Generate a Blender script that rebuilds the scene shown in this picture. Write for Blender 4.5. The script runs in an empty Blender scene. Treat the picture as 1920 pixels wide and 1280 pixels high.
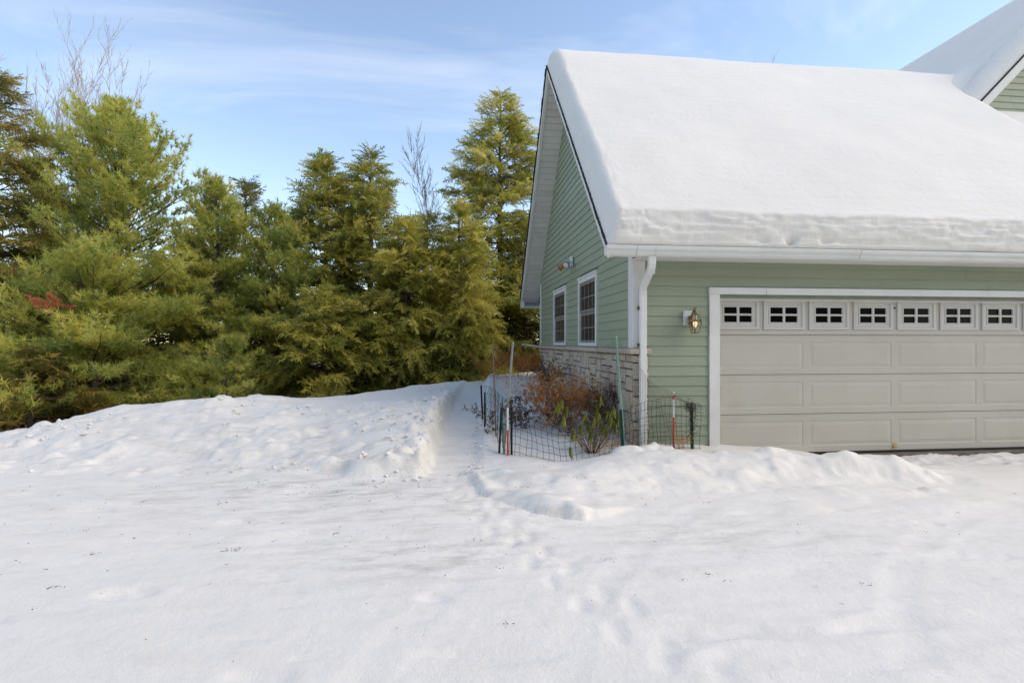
import bpy, math, random
import numpy as np
from mathutils import Vector, Matrix

PI = math.pi
R = math.radians
rnd = random.Random(11)
rng = np.random.default_rng(11)
scene = bpy.context.scene
COL = scene.collection

# ------------------------------------------------------------------ camera
YAW = math.atan(0.1125)
CY, SY = math.cos(YAW), math.sin(YAW)
CAMH = 1.51
cam = bpy.data.cameras.new('camera')
cam.sensor_width = 36.0
cam.lens = 18.75
cam.shift_y = 2.0 / 1920
cam.clip_start = 0.05
cam.clip_end = 1500
camo = bpy.data.objects.new('camera', cam)
COL.objects.link(camo)
camo.location = (0, 0, CAMH)
camo.rotation_euler = (R(90), 0, -YAW)
scene.camera = camo

# ------------------------------------------------------------------ world, sun, exposure
SUN_EL = R(42)
SUN_AZ = R(106)          # compass style: 0 = +Y, 90 = +X
world = bpy.data.worlds.new('World')
scene.world = world
world.use_nodes = True
wt = world.node_tree
wn, wl = wt.nodes, wt.links
wn.clear()
w_out = wn.new('ShaderNodeOutputWorld')
w_bg = wn.new('ShaderNodeBackground')
w_bg.inputs['Strength'].default_value = 0.15
w_sky = wn.new('ShaderNodeTexSky')
w_sky.sky_type = 'NISHITA'
w_sky.sun_disc = False
w_sky.sun_elevation = SUN_EL
w_sky.sun_rotation = SUN_AZ
w_sky.air_density = 1.0
w_sky.dust_density = 0.25
w_sky.ozone_density = 1.8
# thin cirrus: noise on the sky direction projected on a high plane
w_tc = wn.new('ShaderNodeTexCoord')
w_sep = wn.new('ShaderNodeSeparateXYZ')
wl.new(w_tc.outputs['Generated'], w_sep.inputs[0])
w_add = wn.new('ShaderNodeMath'); w_add.operation = 'ADD'; w_add.inputs[1].default_value = 0.12
w_max = wn.new('ShaderNodeMath'); w_max.operation = 'MAXIMUM'; w_max.inputs[1].default_value = 0.05
wl.new(w_sep.outputs['Z'], w_add.inputs[0]); wl.new(w_add.outputs[0], w_max.inputs[0])
w_dx = wn.new('ShaderNodeMath'); w_dx.operation = 'DIVIDE'
w_dy = wn.new('ShaderNodeMath'); w_dy.operation = 'DIVIDE'
wl.new(w_sep.outputs['X'], w_dx.inputs[0]); wl.new(w_max.outputs[0], w_dx.inputs[1])
wl.new(w_sep.outputs['Y'], w_dy.inputs[0]); wl.new(w_max.outputs[0], w_dy.inputs[1])
w_cmb = wn.new('ShaderNodeCombineXYZ')
wl.new(w_dx.outputs[0], w_cmb.inputs[0]); wl.new(w_dy.outputs[0], w_cmb.inputs[1])
w_map = wn.new('ShaderNodeMapping')
w_map.inputs['Rotation'].default_value = (0, 0, R(-28))
w_map.inputs['Scale'].default_value = (0.7, 1.2, 1)
w_map.inputs['Location'].default_value = (2.3, 0.4, 0)
wl.new(w_cmb.outputs[0], w_map.inputs[0])
w_n1 = wn.new('ShaderNodeTexNoise')
w_n1.inputs['Scale'].default_value = 1.05
w_n1.inputs['Detail'].default_value = 5
w_n1.inputs['Roughness'].default_value = 0.62
w_n1.inputs['Distortion'].default_value = 0.55
wl.new(w_map.outputs[0], w_n1.inputs['Vector'])
w_rmp = wn.new('ShaderNodeValToRGB')
w_rmp.color_ramp.elements[0].position = 0.51
w_rmp.color_ramp.elements[0].color = (0, 0, 0, 1)
w_rmp.color_ramp.elements[1].position = 0.78
w_rmp.color_ramp.elements[1].color = (0.17, 0.17, 0.17, 1)
wl.new(w_n1.outputs[0], w_rmp.inputs[0])
w_mix = wn.new('ShaderNodeMix'); w_mix.data_type = 'RGBA'
wl.new(w_rmp.outputs[0], w_mix.inputs['Factor'])
wl.new(w_sky.outputs[0], w_mix.inputs['A'])
w_mix.inputs['B'].default_value = (7.6, 7.8, 8.2, 1)
wl.new(w_mix.outputs['Result'], w_bg.inputs['Color'])
wl.new(w_bg.outputs[0], w_out.inputs[0])

sun = bpy.data.lights.new('sun', 'SUN')
sun.energy = 1.2
sun.angle = R(60)
sun.color = (1.0, 0.90, 0.74)
suno = bpy.data.objects.new('sun', sun)
COL.objects.link(suno)
sd = Vector((math.sin(SUN_AZ) * math.cos(SUN_EL), math.cos(SUN_AZ) * math.cos(SUN_EL), math.sin(SUN_EL)))
suno.rotation_euler = sd.to_track_quat('Z', 'Y').to_euler()
suno.location = (30, -10, 30)

vs = scene.view_settings
scene.display_settings.display_device = 'sRGB'
vs.view_transform = 'Standard'
vs.look = 'None'
vs.gamma = 1.0
vs.use_curve_mapping = False
vs.exposure = 1.0
vs.use_white_balance = True
vs.white_balance_temperature = 7500
vs.white_balance_tint = 12

scene.render.engine = 'CYCLES'
scene.cycles.use_denoising = True
scene.cycles.max_bounces = 7
scene.cycles.diffuse_bounces = 4
scene.cycles.glossy_bounces = 3
scene.cycles.transmission_bounces = 5
scene.cycles.transparent_max_bounces = 8
scene.cycles.caustics_reflective = False
scene.cycles.caustics_refractive = False

# ------------------------------------------------------------------ helpers
def cam2xy(u, v):
    """plan position u metres right of and v metres ahead of where the photographer stood"""
    return u * CY + v * SY, -u * SY + v * CY

def spot(px, v):
    return cam2xy((px - 960) / 1000.0 * v, v)

ROOTLOC = {}

def tag(o, label=None, cat=None, group=None, kind=None):
    if label: o['label'] = label
    if cat: o['category'] = cat
    if group: o['group'] = group
    if kind: o['kind'] = kind
    return o

def thing(name, label, cat, loc, group=None):
    o = bpy.data.objects.new(name, None)
    COL.objects.link(o)
    o.location = loc
    o.empty_display_size = 0.2
    ROOTLOC[o] = np.array(loc, float)
    return tag(o, label, cat, group)

def base_of(p):
    while p is not None and p not in ROOTLOC:
        p = p.parent
    return ROOTLOC[p]

def link(name, me, parent=None, loc=(0, 0, 0)):
    o = bpy.data.objects.new(name, me)
    COL.objects.link(o)
    o.location = loc
    if parent is not None:
        o.parent = parent
    return o

def put(name, verts, faces, m, parent=None, base=None, smooth=False):
    """one mesh object from world-space vertices"""
    v = np.asarray(verts, float)
    if parent is not None:
        b = base_of(parent)
        loc = (0, 0, 0)
    else:
        b = np.array(base if base is not None else (0, 0, 0), float)
        loc = tuple(b)
    me = bpy.data.meshes.new(name)
    me.from_pydata((v - b).tolist(), [], faces)
    me.materials.append(m)
    if smooth:
        me.polygons.foreach_set('use_smooth', [True] * len(me.polygons))
    me.update()
    o = link(name, me, parent, loc)
    if parent is None:
        ROOTLOC[o] = b
    return o

def put_tris(name, V, m, parent=None, base=(0, 0, 0), tint=None, quads=False):
    """V: (n,3,3) or (n,4,3) array of separate faces"""
    k = V.shape[1]
    n = V.shape[0]
    b = base_of(parent) if parent is not None else np.array(base, float)
    me = bpy.data.meshes.new(name)
    me.vertices.add(n * k)
    me.vertices.foreach_set('co', (V.reshape(-1, 3) - b).astype(np.float32).ravel())
    me.loops.add(n * k)
    me.loops.foreach_set('vertex_index', np.arange(n * k, dtype=np.int32))
    me.polygons.add(n)
    me.polygons.foreach_set('loop_start', np.arange(0, n * k, k, dtype=np.int32))
    me.update(calc_edges=True)
    if tint is not None:
        a = me.attributes.new('tint', 'FLOAT', 'POINT')
        a.data.foreach_set('value', np.repeat(tint, k).astype(np.float32))
    me.materials.append(m)
    o = link(name, me, parent, (0, 0, 0) if parent is not None else tuple(b))
    if parent is None:
        ROOTLOC[o] = b
    return o

def put_grid(name, P, m, parent=None, base=(0, 0, 0), attr=None):
    """P: (r,c,3) grid of points, smooth quads"""
    r, c = P.shape[:2]
    b = base_of(parent) if parent is not None else np.array(base, float)
    idx = np.arange(r * c, dtype=np.int32).reshape(r, c)
    q = np.stack([idx[:-1, :-1], idx[:-1, 1:], idx[1:, 1:], idx[1:, :-1]], -1).reshape(-1, 4)
    n = len(q)
    me = bpy.data.meshes.new(name)
    me.vertices.add(r * c)
    me.vertices.foreach_set('co', (P.reshape(-1, 3) - b).astype(np.float32).ravel())
    me.loops.add(n * 4)
    me.loops.foreach_set('vertex_index', q.ravel())
    me.polygons.add(n)
    me.polygons.foreach_set('loop_start', np.arange(0, n * 4, 4, dtype=np.int32))
    me.polygons.foreach_set('use_smooth', np.ones(n, dtype=bool))
    me.update(calc_edges=True)
    if attr is not None:
        a = me.attributes.new('soil', 'FLOAT', 'POINT')
        a.data.foreach_set('value', attr.astype(np.float32).ravel())
    me.materials.append(m)
    o = link(name, me, parent, (0, 0, 0) if parent is not None else tuple(b))
    if parent is None:
        ROOTLOC[o] = b
    return o

class MB:
    def __init__(s):
        s.v = []; s.f = []
    def add(s, vs, fs):
        k = len(s.v)
        s.v += [tuple(p) for p in vs]
        s.f += [tuple(i + k for i in f) for f in fs]
        return s
    def hexa(s, p):
        # p: 0-3 one face, 4-7 the opposite face
        return s.add(p, [(0, 3, 2, 1), (4, 5, 6, 7), (0, 1, 5, 4), (1, 2, 6, 5), (2, 3, 7, 6), (3, 0, 4, 7)])
    def box(s, x0, x1, y0, y1, z0, z1):
        return s.hexa([(x0, y0, z0), (x1, y0, z0), (x1, y1, z0), (x0, y1, z0),
                       (x0, y0, z1), (x1, y0, z1), (x1, y1, z1), (x0, y1, z1)])
    def bevbox(s, x0, x1, y0, y1, z0, z1, b=0.006):
        # a box whose twelve edges are chamfered
        V = []; idx = {}
        X = (x0, x1); Y = (y0, y1); Z = (z0, z1)
        for i in (0, 1):
            for j in (0, 1):
                for k in (0, 1):
                    sx, sy, sz = (1 - 2 * i) * b, (1 - 2 * j) * b, (1 - 2 * k) * b
                    for a, p in enumerate(((X[i], Y[j] + sy, Z[k] + sz), (X[i] + sx, Y[j], Z[k] + sz), (X[i] + sx, Y[j] + sy, Z[k]))):
                        idx[(i, j, k, a)] = len(V); V.append(p)
        F = []
        for i in (0, 1): F.append([idx[(i, 0, 0, 0)], idx[(i, 1, 0, 0)], idx[(i, 1, 1, 0)], idx[(i, 0, 1, 0)]])
        for j in (0, 1): F.append([idx[(0, j, 0, 1)], idx[(1, j, 0, 1)], idx[(1, j, 1, 1)], idx[(0, j, 1, 1)]])
        for k in (0, 1): F.append([idx[(0, 0, k, 2)], idx[(1, 0, k, 2)], idx[(1, 1, k, 2)], idx[(0, 1, k, 2)]])
        for i in (0, 1):
            for j in (0, 1):
                F.append([idx[(i, j, 0, 0)], idx[(i, j, 1, 0)], idx[(i, j, 1, 1)], idx[(i, j, 0, 1)]])
                F.append([idx[(i, 0, j, 0)], idx[(i, 1, j, 0)], idx[(i, 1, j, 2)], idx[(i, 0, j, 2)]])
                F.append([idx[(0, i, j, 1)], idx[(1, i, j, 1)], idx[(1, i, j, 2)], idx[(0, i, j, 2)]])
        for i in (0, 1):
            for j in (0, 1):
                for k in (0, 1):
                    F.append([idx[(i, j, k, 0)], idx[(i, j, k, 1)], idx[(i, j, k, 2)]])
        return s.add(V, F)
    def tube(s, pts, rad, n=6, cap=True):
        pts = [Vector(p) for p in pts]
        if not hasattr(rad, '__len__'): rad = [rad] * len(pts)
        k = len(s.v)
        up = Vector((0, 0, 1))
        for i, p in enumerate(pts):
            d = (pts[min(i + 1, len(pts) - 1)] - pts[max(i - 1, 0)])
            d = d.normalized() if d.length > 1e-9 else Vector((0, 0, 1))
            a = d.cross(up)
            if a.length < 1e-3: a = d.cross(Vector((1, 0, 0)))
            a.normalize(); b = d.cross(a)
            for j in range(n):
                t = 2 * PI * j / n
                s.v.append(tuple(p + (a * math.cos(t) + b * math.sin(t)) * rad[i]))
        for i in range(len(pts) - 1):
            for j in range(n):
                j2 = (j + 1) % n
                s.f.append((k + i * n + j, k + i * n + j2, k + (i + 1) * n + j2, k + (i + 1) * n + j))
        if cap:
            s.f.append(tuple(k + j for j in range(n))[::-1])
            s.f.append(tuple(k + (len(pts) - 1) * n + j for j in range(n)))
        return s
    def lathe(s, c, prof, n=16, ax=2):
        # prof: (radius, height) pairs turned round a vertical axis at c
        k = len(s.v)
        for r_, h in prof:
            for j in range(n):
                t = 2 * PI * j / n
                s.v.append((c[0] + r_ * math.cos(t), c[1] + r_ * math.sin(t), c[2] + h))
        for i in range(len(prof) - 1):
            for j in range(n):
                j2 = (j + 1) % n
                s.f.append((k + i * n + j, k + i * n + j2, k + (i + 1) * n + j2, k + (i + 1) * n + j))
        s.f.append(tuple(k + j for j in range(n))[::-1])
        s.f.append(tuple(k + (len(prof) - 1) * n + j for j in range(n)))
        return s
    def build(s, name, m, parent=None, base=None, smooth=False):
        return put(name, s.v, s.f, m, parent, base, smooth)

# lattice noise -------------------------------------------------------------
_perm = np.random.default_rng(5).integers(0, 2 ** 31, 4096)
def _h(ix, iy, seed):
    a = (ix.astype(np.int64) * 73856093) ^ (iy.astype(np.int64) * 19349663) ^ (seed * 83492791)
    return (_perm[a & 4095] / 2.0 ** 31) * 2 - 1
def vnoise(x, y, seed=0):
    x = np.asarray(x, float); y = np.asarray(y, float)
    ix = np.floor(x); iy = np.floor(y)
    fx = x - ix; fy = y - iy
    fx = fx * fx * fx * (fx * (fx * 6 - 15) + 10); fy = fy * fy * fy * (fy * (fy * 6 - 15) + 10)
    a = _h(ix, iy, seed); b = _h(ix + 1, iy, seed); c = _h(ix, iy + 1, seed); d = _h(ix + 1, iy + 1, seed)
    return (a * (1 - fx) + b * fx) * (1 - fy) + (c * (1 - fx) + d * fx) * fy
def fbm(x, y, seed=0, oct=4, gain=0.5):
    s = 0; a = 1.0; t = 0
    for o in range(oct):
        ca, sa = math.cos(o * 0.7), math.sin(o * 0.7)
        s = s + a * vnoise((x * ca - y * sa) * 2 ** o + o * 17.3, (x * sa + y * ca) * 2 ** o - o * 9.1, seed + o)
        t += a; a *= gain
    return s / t
def sst(a, b, x):
    t = np.clip((np.asarray(x, float) - a) / (b - a), 0, 1)
    return t * t * (3 - 2 * t)

# ------------------------------------------------------------------ materials
MAT = {}
def newmat(name):
    m = bpy.data.materials.new(name)
    m.use_nodes = True
    nt = m.node_tree
    return m, nt.nodes, nt.links, nt.nodes['Principled BSDF']

def N(nodes, t, **kw):
    n = nodes.new(t)
    for k, v in kw.items():
        if k in n.inputs: n.inputs[k].default_value = v
        else: setattr(n, k, v)
    return n

def coords(nodes, links, scale=(1, 1, 1), kind='Object'):
    tc = nodes.new('ShaderNodeTexCoord')
    mp = nodes.new('ShaderNodeMapping')
    mp.inputs['Scale'].default_value = scale
    links.new(tc.outputs[kind], mp.inputs[0])
    return mp

def paint(name, col, col2=None, rough=0.5, scale=(6, 6, 6), bump=0.0, bscale=60, var=0.0, spec=0.35, dirt=None, dirt_amt=0.25, metal=0.0):
    """painted or weathered surface: blotchy noise between two tones, per-object variation, fine bump"""
    m, n, l, b = newmat(name)
    col2 = col2 or tuple(c * 0.86 for c in col)
    mp = coords(n, l, scale)
    nz = N(n, 'ShaderNodeTexNoise', Scale=1.0, Detail=6.0, Roughness=0.6)
    l.new(mp.outputs[0], nz.inputs['Vector'])
    mix = N(n, 'ShaderNodeMix', data_type='RGBA')
    rp = n.new('ShaderNodeMapRange')
    rp.inputs['From Min'].default_value = 0.35; rp.inputs['From Max'].default_value = 0.68
    l.new(nz.outputs[0], rp.inputs[0]); l.new(rp.outputs[0], mix.inputs['Factor'])
    mix.inputs['A'].default_value = (*col, 1); mix.inputs['B'].default_value = (*col2, 1)
    out = mix.outputs['Result']
    if dirt:
        mp2 = coords(n, l, (2.5, 2.5, 2.5))
        nz2 = N(n, 'ShaderNodeTexNoise', Scale=1.3, Detail=9.0, Roughness=0.7)
        l.new(mp2.outputs[0], nz2.inputs['Vector'])
        r2 = n.new('ShaderNodeMapRange')
        r2.inputs['From Min'].default_value = 0.52; r2.inputs['From Max'].default_value = 0.75
        r2.inputs['To Max'].default_value = dirt_amt
        l.new(nz2.outputs[0], r2.inputs[0])
        mx2 = N(n, 'ShaderNodeMix', data_type='RGBA')
        l.new(r2.outputs[0], mx2.inputs['Factor']); l.new(out, mx2.inputs['A'])
        mx2.inputs['B'].default_value = (*dirt, 1)
        out = mx2.outputs['Result']
    if var:
        oi = n.new('ShaderNodeObjectInfo')
        r3 = n.new('ShaderNodeMapRange')
        r3.inputs['To Min'].default_value = 1 - var; r3.inputs['To Max'].default_value = 1 + var
        l.new(oi.outputs['Random'], r3.inputs[0])
        mv = n.new('ShaderNodeVectorMath'); mv.operation = 'SCALE'
        l.new(out, mv.inputs[0]); l.new(r3.outputs[0], mv.inputs['Scale'])
        out = mv.outputs[0]
    l.new(out, b.inputs['Base Color'])
    b.inputs['Roughness'].default_value = rough
    b.inputs['Specular IOR Level'].default_value = spec
    b.inputs['Metallic'].default_value = metal
    if bump:
        mp3 = coords(n, l, (1, 1, 1))
        nb = N(n, 'ShaderNodeTexNoise', Scale=float(bscale), Detail=4.0, Roughness=0.6)
        l.new(mp3.outputs[0], nb.inputs['Vector'])
        bp = n.new('ShaderNodeBump')
        bp.inputs['Strength'].default_value = bump
        bp.inputs['Distance'].default_value = 0.01
        l.new(nb.outputs[0], bp.inputs['Height'])
        l.new(bp.outputs[0], b.inputs['Normal'])
    MAT[name] = m
    return m

paint('sage_siding', (0.325, 0.37, 0.272), (0.29, 0.333, 0.242), 0.55, (0.6, 0.6, 3.0), 0.25, 45, 0.05, dirt=(0.27, 0.28, 0.21), dirt_amt=0.3)
paint('sheathing', (0.22, 0.25, 0.19), None, 0.8)
paint('white_trim', (0.74, 0.735, 0.71), (0.68, 0.67, 0.64), 0.5, (3, 3, 3), 0.1, 40, 0.02, dirt=(0.45, 0.42, 0.36), dirt_amt=0.22)
paint('white_metal', (0.76, 0.76, 0.74), (0.70, 0.70, 0.68), 0.38, (2, 2, 2), 0.05, 20, 0.02, dirt=(0.48, 0.47, 0.43), dirt_amt=0.3)
paint('soffit_white', (0.72, 0.71, 0.68), (0.65, 0.64, 0.61), 0.5, (4, 4, 4), 0.05, 40, 0.05)
paint('door_beige', (0.52, 0.49, 0.43), (0.49, 0.46, 0.40), 0.45, (0.8, 0.8, 1.2), 0.12, 120, 0.015, dirt=(0.40, 0.36, 0.29), dirt_amt=0.35)
paint('door_frame_white', (0.58, 0.56, 0.52), (0.54, 0.52, 0.48), 0.45, (3, 3, 3), 0.05, 60, 0.02)
paint('shingle', (0.028, 0.027, 0.027), (0.05, 0.048, 0.046), 0.9, (25, 25, 25), 0.6, 90)
paint('concrete', (0.20, 0.17, 0.13), (0.12, 0.10, 0.08), 0.9, (5, 5, 5), 0.5, 60)
paint('cap_stone', (0.54, 0.46, 0.37), (0.43, 0.365, 0.30), 0.85, (16, 16, 16), 0.8, 70, 0.06)
paint('mortar', (0.085, 0.075, 0.065), None, 0.95, (8, 8, 8), 0.5, 50)
paint('brass', (0.30, 0.22, 0.11), (0.20, 0.15, 0.08), 0.38, (30, 30, 30), 0.1, 60, metal=0.7)
paint('rubber_dark', (0.02, 0.02, 0.02), None, 0.7)
paint('sash_grey', (0.26, 0.25, 0.235), (0.21, 0.20, 0.19), 0.5, (5, 5, 5))
paint('screen_dark', (0.022, 0.022, 0.022), (0.032, 0.031, 0.03), 0.32, (1.5, 1.5, 1.5), spec=0.3)
paint('green_post', (0.02, 0.09, 0.055), (0.015, 0.06, 0.04), 0.5, (20, 20, 20), 0.1, 60)
paint('black_post', (0.02, 0.024, 0.028), (0.035, 0.04, 0.045), 0.5, (20, 20, 20), 0.1, 60)
paint('pale_green_stake', (0.22, 0.40, 0.32), (0.18, 0.33, 0.26), 0.5, (20, 20, 20), 0.1, 60)
paint('grey_stake', (0.25, 0.28, 0.25), (0.18, 0.20, 0.18), 0.6, (20, 20, 20), 0.2, 60)
paint('brown_stake', (0.20, 0.13, 0.10), (0.14, 0.10, 0.08), 0.7, (20, 20, 20), 0.2, 60)
paint('marker_red', (0.58, 0.06, 0.03), (0.48, 0.05, 0.03), 0.45, (20, 20, 20))
paint('marker_white', (0.75, 0.73, 0.70), None, 0.45, (20, 20, 20))
paint('wire_green', (0.018, 0.035, 0.032), None, 0.5, (20, 20, 20))
paint('net_black', (0.03, 0.033, 0.032), None, 0.6, (20, 20, 20))
paint('amber_glass', (0.55, 0.24, 0.05), (0.45, 0.18, 0.04), 0.2, (20, 20, 20), spec=0.6)
paint('lens_glass', (0.62, 0.64, 0.64), (0.5, 0.52, 0.52), 0.12, (30, 30, 30), spec=0.7)
paint('twig_brown', (0.055, 0.037, 0.024), (0.09, 0.065, 0.045), 0.9, (30, 30, 30))
paint('red_twig', (0.60, 0.235, 0.06), (0.46, 0.165, 0.04), 0.7, (10, 10, 10))
paint('tan_twig', (0.52, 0.32, 0.14), (0.38, 0.22, 0.09), 0.8, (10, 10, 10))
paint('dry_leaf', (0.10, 0.065, 0.045), (0.16, 0.10, 0.06), 0.8, (20, 20, 20))
paint('birch_bark', (0.50, 0.42, 0.34), (0.34, 0.27, 0.21), 0.8, (12, 12, 30), 0.3, 40)
paint('grey_bark', (0.25, 0.21, 0.17), (0.17, 0.14, 0.11), 0.9, (12, 12, 12), 0.5, 40)
paint('bark', (0.115, 0.085, 0.06), (0.065, 0.05, 0.038), 0.95, (14, 14, 5), 0.8, 40)
paint('pvc', (0.72, 0.72, 0.70), None, 0.4)

# stone: warm grey to tan, every stone its own tone
def stone_mat():
    m, n, l, b = newmat('fieldstone')
    oi = n.new('ShaderNodeObjectInfo')
    cr = n.new('ShaderNodeValToRGB')
    e = cr.color_ramp.elements
    e[0].position = 0; e[0].color = (0.42, 0.35, 0.28, 1)
    e[1].position = 1; e[1].color = (0.64, 0.54, 0.43, 1)
    for p, c in ((0.25, (0.56, 0.46, 0.36, 1)), (0.5, (0.48, 0.43, 0.37, 1)), (0.75, (0.60, 0.49, 0.385, 1))):
        x = e.new(p); x.color = c
    l.new(oi.outputs['Random'], cr.inputs[0])
    mp = coords(n, l, (1, 1, 1))
    nz = N(n, 'ShaderNodeTexNoise', Scale=28.0, Detail=8.0, Roughness=0.7)
    l.new(mp.outputs[0], nz.inputs['Vector'])
    mr = n.new('ShaderNodeMapRange')
    mr.inputs['From Min'].default_value = 0.3; mr.inputs['From Max'].default_value = 0.7
    mr.inputs['To Min'].default_value = 0.72; mr.inputs['To Max'].default_value = 1.18
    l.new(nz.outputs[0], mr.inputs[0])
    sc = n.new('ShaderNodeVectorMath'); sc.operation = 'SCALE'
    l.new(cr.outputs[0], sc.inputs[0]); l.new(mr.outputs[0], sc.inputs['Scale'])
    l.new(sc.outputs[0], b.inputs['Base Color'])
    b.inputs['Roughness'].default_value = 0.9
    bp = n.new('ShaderNodeBump'); bp.inputs['Strength'].default_value = 0.9; bp.inputs['Distance'].default_value = 0.02
    l.new(nz.outputs[0], bp.inputs['Height']); l.new(bp.outputs[0], b.inputs['Normal'])
    MAT['stone'] = m
stone_mat()

def snow_mat(name, dirty):
    m, n, l, b = newmat(name)
    mp = coords(n, l, (1, 1, 1))
    nz = N(n, 'ShaderNodeTexNoise', Scale=1.1, Detail=7.0, Roughness=0.6)
    l.new(mp.outputs[0], nz.inputs['Vector'])
    mr = n.new('ShaderNodeMapRange')
    mr.inputs['From Min'].default_value = 0.3; mr.inputs['From Max'].default_value = 0.7
    l.new(nz.outputs[0], mr.inputs[0])
    mix = N(n, 'ShaderNodeMix', data_type='RGBA')
    l.new(mr.outputs[0], mix.inputs['Factor'])
    mix.inputs['A'].default_value = (0.81, 0.783, 0.737, 1)
    mix.inputs['B'].default_value = (0.765, 0.740, 0.697, 1)
    out = mix.outputs['Result']
    if dirty:
        # grit ploughed into the packed snow: streaks and specks
        at = n.new('ShaderNodeAttribute'); at.attribute_name = 'soil'
        mp2 = coords(n, l, (0.9, 2.6, 1))
        mp2.inputs['Rotation'].default_value = (0, 0, R(-9))
        n2 = N(n, 'ShaderNodeTexNoise', Scale=2.2, Detail=10.0, Roughness=0.72)
        l.new(mp2.outputs[0], n2.inputs['Vector'])
        r2 = n.new('ShaderNodeMapRange')
        r2.inputs['From Min'].default_value = 0.46; r2.inputs['From Max'].default_value = 0.74
        l.new(n2.outputs[0], r2.inputs[0])
        mu = n.new('ShaderNodeMath'); mu.operation = 'MULTIPLY'
        l.new(r2.outputs[0], mu.inputs[0]); l.new(at.outputs['Fac'], mu.inputs[1])
        mx = N(n, 'ShaderNodeMix', data_type='RGBA')
        l.new(mu.outputs[0], mx.inputs['Factor']); l.new(out, mx.inputs['A'])
        mx.inputs['B'].default_value = (0.40, 0.37, 0.32, 1)
        n3 = N(n, 'ShaderNodeTexNoise', Scale=34.0, Detail=3.0, Roughness=0.6)
        l.new(mp.outputs[0], n3.inputs['Vector'])
        r3 = n.new('ShaderNodeMapRange')
        r3.inputs['From Min'].default_value = 0.69; r3.inputs['From Max'].default_value = 0.76
        l.new(n3.outputs[0], r3.inputs[0])
        mu3 = n.new('ShaderNodeMath'); mu3.operation = 'MULTIPLY'
        l.new(r3.outputs[0], mu3.inputs[0]); l.new(mu.outputs[0], mu3.inputs[1])
        mx3 = N(n, 'ShaderNodeMix', data_type='RGBA')
        l.new(mu3.outputs[0], mx3.inputs['Factor']); l.new(mx.outputs['Result'], mx3.inputs['A'])
        mx3.inputs['B'].default_value = (0.10, 0.085, 0.06, 1)
        out = mx3.outputs['Result']
    l.new(out, b.inputs['Base Color'])
    b.inputs['Roughness'].default_value = 0.7
    b.inputs['Specular IOR Level'].default_value = 0.2
    nb = N(n, 'ShaderNodeTexNoise', Scale=9.0, Detail=9.0, Roughness=0.68)
    l.new(mp.outputs[0], nb.inputs['Vector'])
    bp = n.new('ShaderNodeBump'); bp.inputs['Strength'].default_value = 0.42; bp.inputs['Distance'].default_value = 0.03
    l.new(nb.outputs[0], bp.inputs['Height'])
    ng_ = N(n, 'ShaderNodeTexNoise', Scale=75.0, Detail=4.0, Roughness=0.7)
    l.new(mp.outputs[0], ng_.inputs['Vector'])
    bp2 = n.new('ShaderNodeBump'); bp2.inputs['Strength'].default_value = 0.35; bp2.inputs['Distance'].default_value = 0.008
    l.new(ng_.outputs[0], bp2.inputs['Height']); l.new(bp.outputs[0], bp2.inputs['Normal'])
    l.new(bp2.outputs[0], b.inputs['Normal'])
    MAT[name] = m
snow_mat('snow', True)
snow_mat('clean_snow', False)

def floor_mat():
    m, n, l, b = newmat('needle_litter')
    mp = coords(n, l, (1, 1, 1))
    nz = N(n, 'ShaderNodeTexNoise', Scale=7.0, Detail=10.0, Roughness=0.75)
    l.new(mp.outputs[0], nz.inputs['Vector'])
    cr = n.new('ShaderNodeValToRGB')
    e = cr.color_ramp.elements
    e[0].position = 0.3; e[0].color = (0.05, 0.035, 0.02, 1)
    e[1].position = 0.7; e[1].color = (0.20, 0.13, 0.06, 1)
    l.new(nz.outputs[0], cr.inputs[0])
    n2 = N(n, 'ShaderNodeTexNoise', Scale=0.35, Detail=6.0, Roughness=0.6)
    l.new(mp.outputs[0], n2.inputs['Vector'])
    r2 = n.new('ShaderNodeMapRange')
    r2.inputs['From Min'].default_value = 0.56; r2.inputs['From Max'].default_value = 0.62
    l.new(n2.outputs[0], r2.inputs[0])
    mx = N(n, 'ShaderNodeMix', data_type='RGBA')
    l.new(r2.outputs[0], mx.inputs['Factor']); l.new(cr.outputs[0], mx.inputs['A'])
    mx.inputs['B'].default_value = (0.86, 0.85, 0.83, 1)
    l.new(mx.outputs['Result'], b.inputs['Base Color'])
    b.inputs['Roughness'].default_value = 0.95
    bp = n.new('ShaderNodeBump'); bp.inputs['Strength'].default_value = 0.8; bp.inputs['Distance'].default_value = 0.04
    l.new(nz.outputs[0], bp.inputs['Height']); l.new(bp.outputs[0], b.inputs['Normal'])
    MAT['floor'] = m
floor_mat()

def needle_mat(name, stops, trans=0.3):
    """foliage: per-twig tint through a ramp, thin blades that let some light through"""
    m, n, l, b = newmat(name)
    at = n.new('ShaderNodeAttribute'); at.attribute_name = 'tint'
    cr = n.new('ShaderNodeValToRGB')
    e = cr.color_ramp.elements
    e[0].position = stops[0][0]; e[0].color = (*stops[0][1], 1)
    e[1].position = stops[-1][0]; e[1].color = (*stops[-1][1], 1)
    for p, c in stops[1:-1]:
        x = e.new(p); x.color = (*c, 1)
    l.new(at.outputs['Fac'], cr.inputs[0])
    l.new(cr.outputs[0], b.inputs['Base Color'])
    b.inputs['Roughness'].default_value = 0.55
    b.inputs['Specular IOR Level'].default_value = 0.3
    tr = n.new('ShaderNodeBsdfTranslucent')
    l.new(cr.outputs[0], tr.inputs['Color'])
    ms = n.new('ShaderNodeMixShader'); ms.inputs[0].default_value = trans
    l.new(b.outputs[0], ms.inputs[1]); l.new(tr.outputs[0], ms.inputs[2])
    l.new(ms.outputs[0], n['Material Output'].inputs['Surface'])
    MAT[name] = m
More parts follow.
